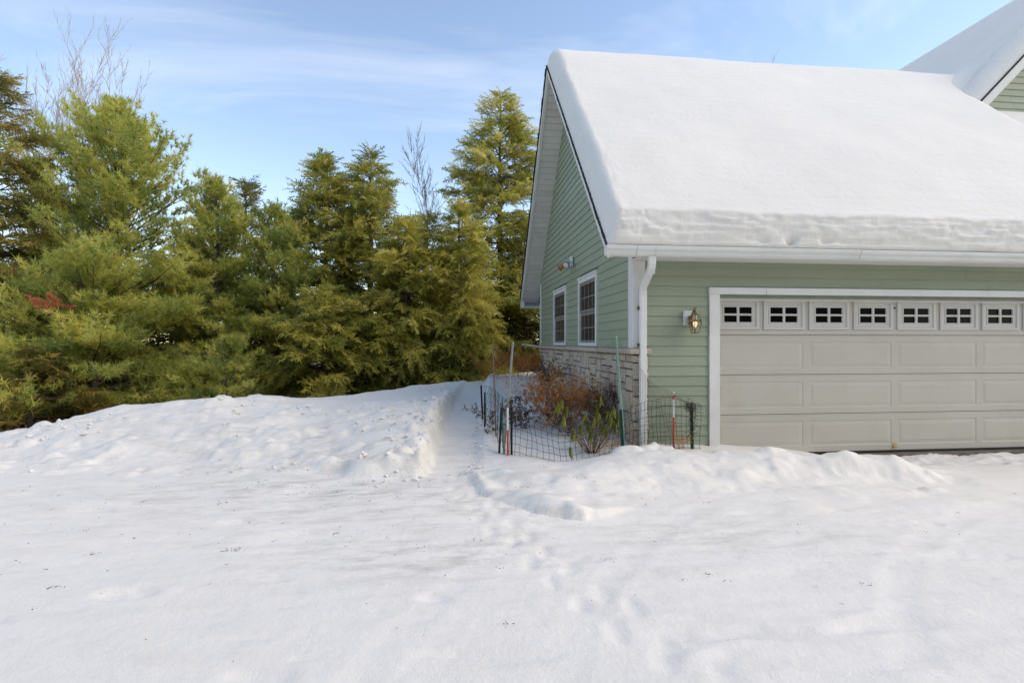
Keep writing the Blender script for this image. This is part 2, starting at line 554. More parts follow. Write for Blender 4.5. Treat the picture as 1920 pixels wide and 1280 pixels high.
needle_mat('pine_needles', [(0, (0.195, 0.269, 0.085)), (0.45, (0.441, 0.477, 0.120)), (0.8, (0.720, 0.664, 0.166)), (1, (0.720, 0.720, 0.259))], 0.5)
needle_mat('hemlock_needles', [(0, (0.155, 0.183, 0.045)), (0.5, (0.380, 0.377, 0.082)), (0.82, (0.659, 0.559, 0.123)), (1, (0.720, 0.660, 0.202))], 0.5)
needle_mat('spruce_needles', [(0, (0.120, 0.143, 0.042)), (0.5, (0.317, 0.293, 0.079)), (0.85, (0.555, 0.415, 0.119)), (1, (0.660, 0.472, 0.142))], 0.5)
needle_mat('rust_needles', [(0, (0.55, 0.13, 0.07)), (1, (0.66, 0.24, 0.14))])
needle_mat('brush_blades', [(0, (0.10, 0.065, 0.03)), (0.5, (0.20, 0.14, 0.045)), (1, (0.26, 0.22, 0.06))])
needle_mat('rhododendron_leaf', [(0, (0.13, 0.16, 0.025)), (0.6, (0.24, 0.25, 0.04)), (1, (0.38, 0.33, 0.07))], 0.25)

def pane_mat():
    m, n, l, b = newmat('dark_pane')
    b.inputs['Base Color'].default_value = (0.006, 0.006, 0.006, 1)
    b.inputs['Roughness'].default_value = 0.12
    b.inputs['Specular IOR Level'].default_value = 0.04
    mp = coords(n, l, (1, 1, 1))
    nz = N(n, 'ShaderNodeTexNoise', Scale=2.5, Detail=3.0)
    l.new(mp.outputs[0], nz.inputs['Vector'])
    mr = n.new('ShaderNodeMapRange'); mr.inputs['To Min'].default_value = 0.06; mr.inputs['To Max'].default_value = 0.25
    l.new(nz.outputs[0], mr.inputs[0]); l.new(mr.outputs[0], b.inputs['Roughness'])
    MAT['pane'] = m
pane_mat()

def lamp_mats():
    m, n, l, b = newmat('lantern_glass')
    b.inputs['Base Color'].default_value = (0.93, 0.92, 0.86, 1)
    b.inputs['Roughness'].default_value = 0.03
    b.inputs['Transmission Weight'].default_value = 1.0
    b.inputs['IOR'].default_value = 1.02
    b.inputs['Specular IOR Level'].default_value = 0.6
    MAT['lantern_glass'] = m
    m, n, l, b = newmat('lit_bulb')
    b.inputs['Emission Color'].default_value = (1.0, 0.86, 0.6, 1)
    b.inputs['Emission Strength'].default_value = 0.5
    MAT['bulb'] = m
lamp_mats()

# ------------------------------------------------------------------ the ground
XR, XG = 1.852, 2.33          # rake edge and gable wall planes
YD, YW = 6.80, 6.68           # garage door plane, front siding plane
YB = 13.92                    # back corner of the gable wall

def smax(a, b, k):
    h = np.clip(0.5 + 0.5 * (a - b) / k, 0, 1)
    return b * (1 - h) + a * h + k * h * (1 - h)

_b = np.random.default_rng(21)
LUMPS = []     # (u, v, radius u, radius v, height, crisp)
for _ in range(120):          # broad swells of the ploughed bank
    u_ = _b.uniform(-8.2, -1.6); v_ = _b.uniform(6.3, 9.0); r_ = _b.uniform(0.15, 0.40)
    LUMPS.append((u_, v_, r_ * _b.uniform(1, 1.8), r_, r_ * _b.uniform(-0.10, 0.13), 0))
for _ in range(520):          # broken chunks and crumbs on it
    u_ = _b.uniform(-8.2, -1.1); v_ = 6.0 + 2.9 * _b.random() ** 1.3
    r_ = 0.03 + 0.09 * _b.random() ** 3
    LUMPS.append((u_, v_, r_ * _b.uniform(1, 1.7), r_, r_ * _b.uniform(0.15, 0.45), 1))
for _ in range(260):          # crumbs along the trench side and its front corner
    v_ = _b.uniform(5.8, 10.5); r_ = _b.uniform(0.03, 0.075)
    LUMPS.append((-1.02 - 0.03 * (v_ - 6) - abs(_b.normal(0, 0.20)), v_, r_, r_, r_ * _b.uniform(0.2, 0.5), 1))
for _ in range(60):           # swells on the mound in front of the door
    u_ = _b.uniform(-0.3, 5.2); v_ = _b.uniform(4.8, 6.4); r_ = _b.uniform(0.12, 0.30)
    LUMPS.append((u_, v_, r_ * _b.uniform(1, 2.2), r_, r_ * _b.uniform(-0.10, 0.12), 0))
for _ in range(70):           # chunks on the mound
    u_ = _b.uniform(0.9, 5.2); v_ = _b.uniform(5.3, 6.35); r_ = 0.03 + 0.08 * _b.random() ** 2
    LUMPS.append((u_, v_, r_ * _b.uniform(1, 2.0), r_, r_ * _b.uniform(0.1, 0.35), 1))
for u_, v_, a, c, h in ((4.05, 6.15, 0.45, 0.25, 0.07), (4.5, 6.0, 0.28, 0.16, 0.05), (3.6, 6.1, 0.35, 0.2, 0.05), (3.1, 6.15, 0.22, 0.16, 0.04),
                        (-2.85, 7.15, 0.25, 0.13, 0.06), (-3.5, 7.6, 0.40, 0.22, 0.06), (-4.6, 7.5, 0.30, 0.18, 0.06), (-5.5, 7.1, 0.25, 0.16, 0.05),
                        (1.35, 6.3, 0.18, 0.12, 0.07), (1.62, 6.38, 0.12, 0.1, 0.06), (1.8, 6.4, 0.14, 0.1, 0.05)):
    LUMPS.append((u_, v_, a, c, h, 1))
for _ in range(420):          # scuffs, boot and tyre dents in the packed drive
    u_ = _b.uniform(-7, 6.5); v_ = _b.uniform(2.0, 6.3); r_ = 0.025 + 0.10 * _b.random() ** 2
    LUMPS.append((u_, v_, r_ * _b.uniform(1.2, 4.0), r_ * 0.6, r_ * _b.uniform(-0.26, 0.12), 1))
for k_ in range(26):          # two lines of boot prints leading to the path
    t_ = k_ / 25
    u_ = 0.9 - 1.6 * t_ + (0.10 if k_ % 2 else -0.10) + _b.normal(0, 0.03); v_ = 2.2 + 3.7 * t_ + _b.normal(0, 0.04)
    LUMPS.append((u_, v_, 0.055, 0.12, -0.012, 1))

def ground(X, Y, fine=True):
    u = X * CY - Y * SY
    v = X * SY + Y * CY
    wob = fbm(X * 0.9, Y * 0.9, 3, 3)
    drive = 0.024 * fbm(X * 0.6, Y * 0.6, 40, 4) - 0.004 * u
    # ploughed bank and the untouched field behind it
    hp = np.interp(u, [-30, -10, -8.6, -7.7, -7.1, -6.5, -5.6, -4.2, -3.65, -2.6, -1.0, 3],
                   [-0.25, -0.2, -0.10, 0.02, 0.22, 0.42, 0.50, 0.585, 0.53, 0.485, 0.48, 0.50])
    foot = np.interp(u, [-9, -6, -4, -2.5, -1.1, 0], [6.6, 6.3, 6.15, 6.0, 5.80, 5.8]) + 0.45 * wob
    ramp = 0.75 * sst(-0.12, 1, (v - foot) / 2.4) + 0.25 * np.clip((v - foot + 0.1) / 2.5, 0, 1)
    lipw = sst(-2.6, -1.4, u)
    bank = hp * ramp * (1 - 0.35 * lipw * (1 - sst(6.5, 9, v))) + 0.17 * lipw * sst(0.0, 0.30, v - foot)
    bank = np.minimum(bank, hp + 0.03)
    bank = drive + bank * (v > foot - 0.6)
    # shovelled path
    cu = np.interp(v, [5.5, 5.9, 8, 13.5, 16], [-0.66, -0.70, -0.79, -0.95, -1.0])
    fl = np.interp(v, [5.0, 5.9, 7, 8, 10, 12, 14, 16], [0.0, 0.015, 0.13, 0.235, 0.35, 0.43, 0.47, 0.48])
    half = np.interp(v, [5.5, 6.5, 13], [0.31, 0.27, 0.25]) + 0.035 * fbm(X * 4, Y * 4, 9, 3)
    garden = np.interp(v, [5.9, 6.4, 7.2, 8.2, 11, 14.2, 16], [0.03, 0.11, 0.20, 0.31, 0.45, 0.60, 0.60])
    garden = garden + 0.05 * np.exp(-((u - cu - 0.42) / 0.13) ** 2) * sst(6.2, 7.0, v) + 0.02 * wob
    left = sst(-0.07, 0.07, (cu - half) - u)          # 1 on the bank
    right = sst(-0.05, 0.12, u - (cu + half))         # 1 in the garden
    inpath = (1 - left) * (1 - right)
    back = left * bank + inpath * (fl + 0.012 * fbm(X * 3, Y * 3, 12, 3)) + right * garden
    # mound across the front of the house
    mf = np.interp(u, [-0.60, -0.41, -0.30, 0.0, 0.35, 0.62, 0.95, 1.5, 2.3, 3.3, 5.0, 5.6], [6.3, 5.75, 5.25, 4.85, 4.62, 4.52, 4.68, 5.15, 5.40, 5.55, 6.0, 6.3]) + 0.16 * fbm(X * 2.4, Y * 2.4, 15, 4, 0.6)
    mc = np.interp(u, [-0.6, -0.40, 0.1, 0.7, 1.2, 1.8, 2.3, 2.9, 3.4, 4.0, 4.4, 4.9, 5.3], [0.0, 0.05, 0.09, 0.13, 0.20, 0.225, 0.225, 0.205, 0.18, 0.16, 0.15, 0.05, 0.0])
    mrise = np.clip((v - mf) / np.maximum(6.1 - mf, 0.2), 0, 1)
    lip = np.clip(0.062 + 0.06 * fbm(X * 2.2, Y * 2.2, 17, 3), 0, 1) * sst(0, 0.08, v - mf) * sst(-0.6, -0.35, u) * (1 - sst(0.45, 1.15, u))
    mound = np.minimum(mc * (0.45 * sst(0, 1, mrise) + 0.55 * mrise) + lip, np.maximum(mc, lip))
    # behind its crest: garden dip on the left, filled to the wall by the corner, bare sill on the right
    fall = np.interp(u, [0.0, 0.9, 1.3, 2.4, 3.6, 4.2], [0.55, 0.55, 0.15, 0.25, 0.5, 1.0])
    mound = mound * (1 - fall * sst(6.15, 6.75, v))
    mound = drive + mound * ((v > mf - 0.02) & (u > -0.62))
    z = np.where(v > 5.6, smax(smax(back * sst(5.5, 5.9, v) + drive * (1 - sst(5.5, 5.9, v)), drive, 0.03), mound, 0.05), smax(drive, mound, 0.03))
    z = np.where((u > 2.0) & (v > 5.6), smax(drive, mound, 0.04), z)
    # thin wet strip in front of the door
    sill = sst(3.9, 4.6, u) * sst(6.50, 6.85, v - 0.06 * (u - 5.0))
    z = z - sill * (0.034 + 0.055 * fbm(X * 4, Y * 6, 31, 4, 0.6))
    # drop to the wood behind the bank
    edge = np.interp(u, [-30, -8, -3.65, -1.26, 0.5, 30], [8.5, 8.75, 9.1, 14.0, 16.6, 17.5])
    z = z - 1.6 * sst(0, 2.0, v - edge)
    if fine:
        rough = sst(5.8, 6.6, v) * sst(-0.9, -1.3, u) + 0.6 * ((u > -0.6) & (u < 5.3)) * sst(0.0, 0.3, v - mf)
        z = z + (0.004 + 0.015 * rough) * fbm(X * 2.2, Y * 2.2, 50, 5, 0.5)
        z = z + (0.0012 + 0.007 * rough) * fbm(X * 12, Y * 12, 60, 3, 0.6)
        # sagging ledges in the mound's left nose
        nose = np.exp(-((u - 0.25) / 0.7) ** 2) * ((v > mf) & (v < 6.2))
        z = z + nose * 0.030 * np.sin((v - mf) * 9 + 2.5 * fbm(X * 1.5, Y * 1.5, 70, 2)) * (1 - sst(0, 1.4, v - mf))
        uc = u + 0.03 * fbm(X * 7, Y * 7, 52, 2); vc = v + 0.03 * fbm(X * 7, Y * 7, 54, 2)
        for lu, lv, a, c, h, crisp in LUMPS:
            # window of the grid round this lump
            m_ = 1.8 * max(a, c) + 0.05
            lx, ly = cam2xy(lu, lv)
            i0, i1 = np.searchsorted(X[0], (lx - m_, lx + m_)); j0, j1 = np.searchsorted(Y[:, 0], (ly - m_, ly + m_))
            if i1 <= i0 or j1 <= j0: continue
            q = ((uc[j0:j1, i0:i1] - lu) / a) ** 2 + ((vc[j0:j1, i0:i1] - lv) / c) ** 2
            z[j0:j1, i0:i1] += h * (np.exp(-q ** 3 * 1.3) if crisp else np.exp(-q * q * 0.9 - 0.5 * q))
        # tyre ruts sweeping from the door to the left foreground, and scrape lines of the plough blade
        for r0_, dep in ((5.2, 0.009), (6.75, 0.009), (7.6, 0.006)):
            rr_ = np.hypot(u - 6.6, v - 0.2) - r0_ - 0.05 * fbm(X * 0.7, Y * 0.7, 56, 2)
            z = z - dep * np.exp(-(rr_ / 0.09) ** 4) * (v < 5.9) * (0.5 + 0.5 * fbm(X * 1.1, Y * 1.1, 58, 3)) + 0.0015 * np.exp(-((np.abs(rr_) - 0.14) / 0.04) ** 2) * (v < 5.9)
        sc_ = fbm((X * 0.97 + Y * 0.2) * 0.35, (Y * 0.97 - X * 0.2) * 7.0, 64, 4, 0.6)
        z = z + 0.008 * np.where(v < 6.2, 1, 0) * np.clip(sc_, -0.6, 0.3) * (u < 3.5)
        # long scraped windrow bottom right, curved skid near the middle
        d = v - (2.72 + 0.36 * (u - 1.3) + 0.03 * np.sin(u * 7))
        z = z + 0.009 * np.exp(-(d / 0.06) ** 2) * sst(0.5, 1.0, u) * (1 - sst(2.0, 2.5, u)) - 0.007 * np.exp(-((d + 0.08) / 0.06) ** 2) * sst(0.5, 1.0, u) * (1 - sst(2.0, 2.5, u))
        d = v - (4.30 + 0.05 * np.sin(u * 3.0) + 0.10 * (u - 1.0) ** 2)
        z = z + 0.012 * np.exp(-(d / 0.05) ** 2) * sst(0.3, 0.8, u) * (1 - sst(1.9, 2.4, u))
        d = np.hypot((u + 1.65) / 0.36, (v - 3.15) / 0.26)
        z = z - 0.003 * np.exp(-((d - 1.0) / 0.12) ** 2)
    return z

def soil(X, Y):
    u = X * CY - Y * SY
    v = X * SY + Y * CY
    s = 0.55 * np.exp(-((u + 1.6) / 2.2) ** 2 - ((v - 5.3) / 0.9) ** 2) + 0.6 * np.exp(-((u + 0.7) / 0.8) ** 2 - ((v - 3.75) / 0.35) ** 2)
    s = s + 0.35 * np.exp(-((u + 3.0) / 2.5) ** 2 - ((v - 7.0) / 0.8) ** 2) + 0.3 * np.exp(-((u - 1.6) / 1.6) ** 2 - ((v - 4.2) / 0.5) ** 2)
    return np.clip(1.5 * s + 0.14, 0, 1)

def axis(segs):
    out = []
    for a, b, st in segs:
        out += list(np.arange(a, b, st))
    out.append(segs[-1][1])
    return np.array(out)
gx = axis([(-40, -12, 1.0), (-12, -8, 0.10), (-8, 7.5, 0.030), (7.5, 12, 0.10), (12, 40, 1.0)])
gy = axis([(-30, 0, 1.0), (0, 1.8, 0.15), (1.8, 9.2, 0.028), (9.2, 19, 0.09)])
GX, GY = np.meshgrid(gx, gy)
GZ = ground(GX, GY)
sn = put_grid('snow_ground', np.stack([GX, GY, GZ], -1), MAT['snow'], attr=soil(GX, GY))
tag(sn, 'packed and ploughed snow over the drive with banks and a shovelled path', kind='structure')

def zat(x, y):
    return float(ground(np.array([[x]], float), np.array([[y]], float), False)[0, 0])

# asphalt under the snow, bare where it thins at the door
m_, n_, l_, b_ = newmat('wet_asphalt')
mp_ = coords(n_, l_, (1, 1, 1))
nz_ = N(n_, 'ShaderNodeTexNoise', Scale=40.0, Detail=6.0, Roughness=0.7)
l_.new(mp_.outputs[0], nz_.inputs['Vector'])
cr_ = n_.new('ShaderNodeValToRGB')
cr_.color_ramp.elements[0].color = (0.022, 0.017, 0.012, 1); cr_.color_ramp.elements[1].color = (0.085, 0.068, 0.05, 1)
l_.new(nz_.outputs[0], cr_.inputs[0]); l_.new(cr_.outputs[0], b_.inputs['Base Color'])
b_.inputs['Roughness'].default_value = 0.6
dr = put('driveway', [(-7, -30, -0.045), (16, -30, -0.045), (16, 6.95, -0.045), (-7, 4.0, -0.045)], [(0, 1, 2, 3)], m_)
tag(dr, 'dark wet asphalt drive showing along the garage sill', kind='structure')

fx = axis([(-220, -40, 12), (-40, 20, 0.8), (20, 220, 12)])
fy = axis([(-220, -40, 12), (-40, 8, 2.0), (8, 34, 0.6), (34, 500, 14)])
FX, FY = np.meshgrid(fx, fy)
FZ = -0.62 + 0.16 * fbm(FX * 0.35, FY * 0.35, 80, 4) - 0.3 * (np.hypot(FX, FY - 4) < 6) + 0.02 * np.clip(FY - 25, 0, 60)
FZ = np.where((FX > -8) & (FY < 8), FZ - 0.5, FZ)
ff = put_grid('forest_floor', np.stack([FX, FY, FZ], -1), MAT['floor'])
tag(ff, 'brown needle litter with old snow under the trees', kind='structure')
def floor_z(x, y):
    return float(-0.62 + 0.16 * fbm(np.array([x * 0.35]), np.array([y * 0.35]), 80, 4)[0] + 0.02 * min(max(y - 25, 0), 60))

# ------------------------------------------------------------------ the house
EX = 0.13                                  # siding exposure
YF, ZF = 6.25, 2.68                        # front eave edge, shingle top
PITCH = 1.04
YR = 10.37                                 # ridge
ZR = ZF + PITCH * (YR - YF)
YE = YR + (YR - YF) + 0.03                 # back eave edge
def zroof(y):
    return ZF + PITCH * (y - YF) if y <= YR else ZF + PITCH * (YE - 0.03 - y)
XEND = 16.0
XM, HM = 13.4, 9.45                        # cross gable of the main house
YMF, YMW = 9.2, 9.52                       # its rake edge and its front wall

house = thing('house', 'sage green house with double garage, stone base and deep snow on the roof', 'house', (XG, YW, 0))

# --- gable wall
gw = MB()
gy0, gy1 = YW + 0.02, YB
poly = [(gy0, -0.3), (gy1, -0.3), (gy1, zroof(gy1) - 0.17), (YR, ZR - 0.17), (gy0, zroof(gy0) - 0.17)]
n5 = len(poly)
gw.add([(XG + 0.02, y, z) for y, z in poly] + [(XG + 0.14, y, z) for y, z in poly],
       [tuple(range(n5))[::-1], tuple(range(n5, 2 * n5))] + [(i, (i + 1) % n5, (i + 1) % n5 + n5, i + n5) for i in range(n5)])
gable = gw.build('gable_wall', MAT['sheathing'], house)
CAPZ = 1.432
WIN = ((8.37, 9.61), (10.72, 12.02))       # gable windows along Y
WZ0, WZ1 = 1.447, 2.678

def lap(y0b, y1b, y0t, y1t, z0, z1, parent, jit=0.0):
    """one lap board on the gable: thick lower edge, thin upper edge"""
    xb, xt, xw = XG - 0.004 - jit, XG + 0.011, XG + 0.0195
    MB().hexa([(xw, y0b, z0), (xw, y1b, z0), (xw, y1t, z1), (xw, y0t, z1),
               (xb, y0b, z0), (xb, y1b, z0), (xt, y1t, z1), (xt, y0t, z1)]).build('siding_board', MAT['sage_siding'], parent)

def ylim(z):
    zz = z + 0.165
    a = YF + (zz - ZF) / PITCH
    b = YE - 0.03 - (zz - ZF) / PITCH
    return max(a, YW + 0.145), min(b, YB - 0.10)
z = CAPZ + 0.004
while z < ZR - 0.30:
    z1 = z + EX + 0.012
    a0, b0 = ylim(z); a1, b1 = ylim(z1)
    if b0 - a0 > 0.1:
        if b1 <= a1: a1 = b1 = (a0 + b0) / 2; a1 -= 0.005; b1 += 0.005
        cuts = []
        if z < WZ1 + 0.02 and z1 > WZ0: cuts = list(WIN)
        ys = a0; yt = a1
        for w0, w1 in cuts:
            lap(ys, w0 - 0.004, yt, w0 - 0.004, z, z1, gable, rnd.uniform(0, 0.002)); ys = yt = w1 + 0.004
        lap(ys, b0, yt, b1, z, z1, gable, rnd.uniform(0, 0.002))
    z += EX

# --- gable windows
def gable_window(y0, y1, lab):
    w = MB()
    t = 0.075
    x0, x1 = XG - 0.03, XG + 0.018
    w.bevbox(x0, x1, y0, y0 + t, WZ0, WZ1, 0.004)
    w.bevbox(x0, x1, y1 - t, y1, WZ0, WZ1, 0.004)
    w.bevbox(x0 - 0.012, x1, y0 - 0.012, y1 + 0.012, WZ1 - 0.035, WZ1 + 0.002, 0.004)
    w.bevbox(x0 - 0.001, x1, y0 + t, y1 - t, WZ1 - 0.105, WZ1 - 0.036, 0.004)
    w.bevbox(x0 - 0.006, x1, y0 + t, y1 - t, WZ0 + 0.001, WZ0 + 0.06, 0.004)
    o = w.build('window', MAT['white_trim'], house)
    a, b, c, d = y0 + t, y1 - t, WZ0 + 0.06, WZ1 - 0.105
    mid = (c + d) / 2
    # upper sash forward, lower sash set back, grey insect screen tone
    for nm, za, zb, xo in (('upper_sash', mid, d, -0.012), ('lower_sash', c, mid, 0.004)):
        s = MB(); f = 0.042
        s.box(XG + xo, XG + 0.017, a + 0.001, a + f, za, zb); s.box(XG + xo, XG + 0.017, b - f, b - 0.001, za, zb)
        s.box(XG + xo + 0.001, XG + 0.017, a + f, b - f, za + 0.001, za + f); s.box(XG + xo + 0.001, XG + 0.017, a + f, b - f, zb - f - 0.012, zb - 0.001)
        s.build(nm, MAT['sash_grey'], o)
        ya, yb, zc, zd = a + f, b - f, za + f, zb - f - 0.012
        for i in range(4):
            for j in range(2):
                p0 = ya + (yb - ya) * i / 4; p1 = ya + (yb - ya) * (i + 1) / 4
                q0 = zc + (zd - zc) * j / 2; q1 = zc + (zd - zc) * (j + 1) / 2
                xp = XG + 0.0135
                MB().box(xp, xp + 0.003, p0, p1, q0, q1).build('pane', MAT['screen_dark'], o)
        mu = MB()
        for i in range(1, 4):
            p = ya + (yb - ya) * i / 4; mu.box(XG + 0.006, XG + 0.0125, p - 0.009, p + 0.009, zc, zd)
        p = (zc + zd) / 2; mu.box(XG + 0.0055, XG + 0.012, ya, yb, p - 0.009, p + 0.009)
        mu.build('muntin', MAT['sash_grey'], o)
    o['label'] = lab
gable_window(*WIN[0], 'grilled sash window nearer the downspout')
gable_window(*WIN[1], 'grilled sash window nearer the back corner')

# --- corner boards
c = MB()
c.bevbox(XG - 0.022, XG + 0.145, YW - 0.040, YW - 0.018, CAPZ + 0.004, 2.567, 0.003)
c.bevbox(XG - 0.022, XG, YW - 0.0175, YW + 0.14, CAPZ + 0.004, 2.95, 0.003)
c.build('corner_board', MAT['white_trim'], house)
MB().bevbox(XG - 0.022, XG + 0.02, YB - 0.10, YB + 0.03, CAPZ + 0.004, 3.05, 0.003).build('corner_board', MAT['white_trim'], house)

# --- stone wainscot, stone by stone
sw = MB()
sw.box(XG - 0.012, XG + 0.019, YW - 0.03, YB + 0.02, -0.6, CAPZ - 0.075)
sw.box(XG - 0.0115, XG + 0.19, YW - 0.031, YW + 0.0, -0.6, CAPZ - 0.075)
wains = sw.build('stone_wainscot', MAT['mortar'], house)
def stone(o0, ax, a0, a1, z0, z1, proud):
    """dressed stone: ax 0 lies on the gable (faces -X), 1 on the front (faces -Y)"""
    j = lambda s: rnd.uniform(-s, s)
    g, gh = 0.007, (0.015 if ax == 0 else 0.008)
    cor = [(a0 + gh, z0 + g), (a1 - gh, z0 + g), (a1 - gh, z1 - g), (a0 + gh, z1 - g)]
    cor = [(p + j(0.006), q + j(0.006)) for p, q in cor]
    ca = (a0 + a1) / 2; cz = (z0 + z1) / 2
    lay = []
    for k, d in ((1.0, -0.004), (1.0, proud * 0.6), (None, proud)):
        for p, q in cor:
            if k is None:
                p2 = p + (0.012 if p < ca else -0.012) + j(0.004); q2 = q + (0.012 if q < cz else -0.012) + j(0.004); dd = d + j(0.008)
            else:
                p2, q2, dd = p, q, d
            lay.append((o0 - dd, p2, q2) if ax == 0 else (p2, o0 - dd, q2))
    fs = [(8, 9, 10, 11)]
    for r_ in (0, 4):
        for i in range(4):
            i2 = (i + 1) % 4
            fs.append((r_ + i, r_ + i2, r_ + 4 + i2, r_ + 4 + i))
    put('stone', lay, fs, MAT['stone'], wains)
def pack(ax, o0, s0, s1, zlo, zhi, cell):
    nx, nz = max(1, round((s1 - s0) / cell)), max(1, round((zhi - zlo) / cell))
    cx, cz = (s1 - s0) / nx, (zhi - zlo) / nz
    occ = [[False] * nx for _ in range(nz)]
    for r_ in range(nz - 1, -1, -1):
        for q in range(nx):
            if occ[r_][q]: continue
            w = rnd.choice((1, 2, 2, 3, 3, 4, 5)); h = rnd.choice((1, 1, 1, 2, 2, 3))
            if w >= 4: h = min(h, 2)
            if w == 1: h = max(h, 1)
            ww = 0
            while ww < w and q + ww < nx and not occ[r_][q + ww]: ww += 1
            hh = min(h, r_ + 1)
            for a in range(r_ - hh + 1, r_ + 1):
                for b in range(q, q + ww): occ[a][b] = True
            stone(o0, ax, s0 + q * cx, s0 + (q + ww) * cx, zlo + (r_ - hh + 1) * cz, zlo + (r_ + 1) * cz, rnd.uniform(0.012, 0.028))
pack(0, XG - 0.012, YW - 0.045, YB + 0.02, 0.12, CAPZ - 0.08, 0.093)
pack(1, YW - 0.031, XG - 0.03, XG + 0.19, -0.15, CAPZ - 0.08, 0.105)
# rounded cap blocks
cy0 = YW - 0.10
k = 0
while cy0 < YB + 0.05:
    cy1 = min(cy0 + rnd.uniform(0.75, 0.95), YB + 0.06)
    MB().bevbox(XG - 0.085, XG + 0.0185 if k else XG + 0.215, cy0 + 0.002, cy1 if k else YW + 0.0, CAPZ - 0.073, CAPZ, 0.014).build('cap_block', MAT['cap_stone'], wains)
    if k == 0: cy1 = YW + 0.004
    cy0 = cy1; k += 1

# --- front wall
fwall = MB().box(XG + 0.146, XEND, YW + 0.012, YW + 0.05, 2.10, 3.2)
fwall.box(XG + 0.022, 3.42, YW + 0.012, YW + 0.051, -0.4, 2.10)
fwall.box(8.85, XEND, YW + 0.012, YW + 0.051, -0.4, 2.10)
front = fwall.build('front_wall', MAT['sheathing'], house)
def flap(x0, x1, z0, z1):
    yb, yt, yw = YW - 0.008 - rnd.uniform(0, 0.002), YW + 0.004, YW + 0.0115
    MB().hexa([(x0, yw, z0), (x1, yw, z0), (x1, yw, z1), (x0, yw, z1),
               (x0, yb, z0), (x1, yb, z0), (x1, yt, z1), (x0, yt, z1)]).build('siding_board', MAT['sage_siding'], front)
TX0, TX1 = 3.352, 8.93                       # outside of the door trim
TZ = 2.226
z = CAPZ - 12 * EX + 0.035
while z < 2.60:
    z1 = z + EX + 0.012
    xs = XG + (0.193 if z < CAPZ - 0.02 else 0.147)
    if z < TZ:
        flap(xs, TX0 - 0.002, z, z1 if z1 < TZ else min(z1, TZ + 0.13)); 
        flap(TX1 + 0.002, XEND, z, z1)
        if z1 > TZ + 0.012: flap(TX0 - 0.001, TX1 + 0.001, TZ + 0.010, z1 + 0.0005)
    else:
        j1 = rnd.uniform(4.2, 7.8); j2 = rnd.uniform(9, 12.5)
        flap(xs, j1 - 0.0015, z, z1); flap(j1 + 0.0015, j2 - 0.0015, z, z1); flap(j2 + 0.0015, XEND, z, z1)
    z += EX

# --- garage door
gd = MB()
DX0, P = 3.497, 1.32
DW = 4 * P
SH = 0.5375
gd.box(DX0 - 0.06, DX0 + DW + 0.06, YD + 0.045, YD + 0.06, -0.02, 2.2)
door = gd.build('garage_door', MAT['door_beige'], house)
door['label'] = 'beige panelled sectional garage door with a row of small windows'
def raised(x0, x1, z0, z1, nm, mat, depth=0.014):
    """embossed panel: outer groove, bevel, flat field"""
    V = []
    for ins, y in ((0, YD - 0.0005), (0.010, YD + 0.0042), (0.018, YD + 0.0042), (0.055, YD + 0.0005), (0.058, YD - 0.001)):
        V += [(x0 + ins, y, z0 + ins), (x1 - ins, y, z0 + ins), (x1 - ins, y, z1 - ins), (x0 + ins, y, z1 - ins)]
    F = []
    for r_ in range(4):
        for i in range(4):
            i2 = (i + 1) % 4
            F.append((r_ * 4 + i, r_ * 4 + i2, r_ * 4 + 4 + i2, r_ * 4 + 4 + i))
    F.append((16, 17, 18, 19))
    put(nm, V, F, mat, door)
def section(z0, z1, holes):
    """door skin of one section with the embossed panels cut out, and its tongue-and-groove lip"""
    s = MB()
    x0, x1 = DX0 - 0.05, DX0 + DW + 0.05
    za, zb = holes[0][2], holes[0][3]
    y0, y1 = YD, YD + 0.044
    s.box(x0, x1, y0, y1, z0 + 0.004, za); s.box(x0, x1, y0, y1, zb, z1 - 0.022)
    s.box(x0, x1, y0 + 0.004, y1, z1 - 0.0215, z1 - 0.003)
    xs = x0
    for h in holes:
        s.box(xs, h[0], y0, y1, za, zb); xs = h[1]
    s.box(xs, x1, y0, y1, za, zb)
    s.build('door_section', MAT['door_beige'], door)
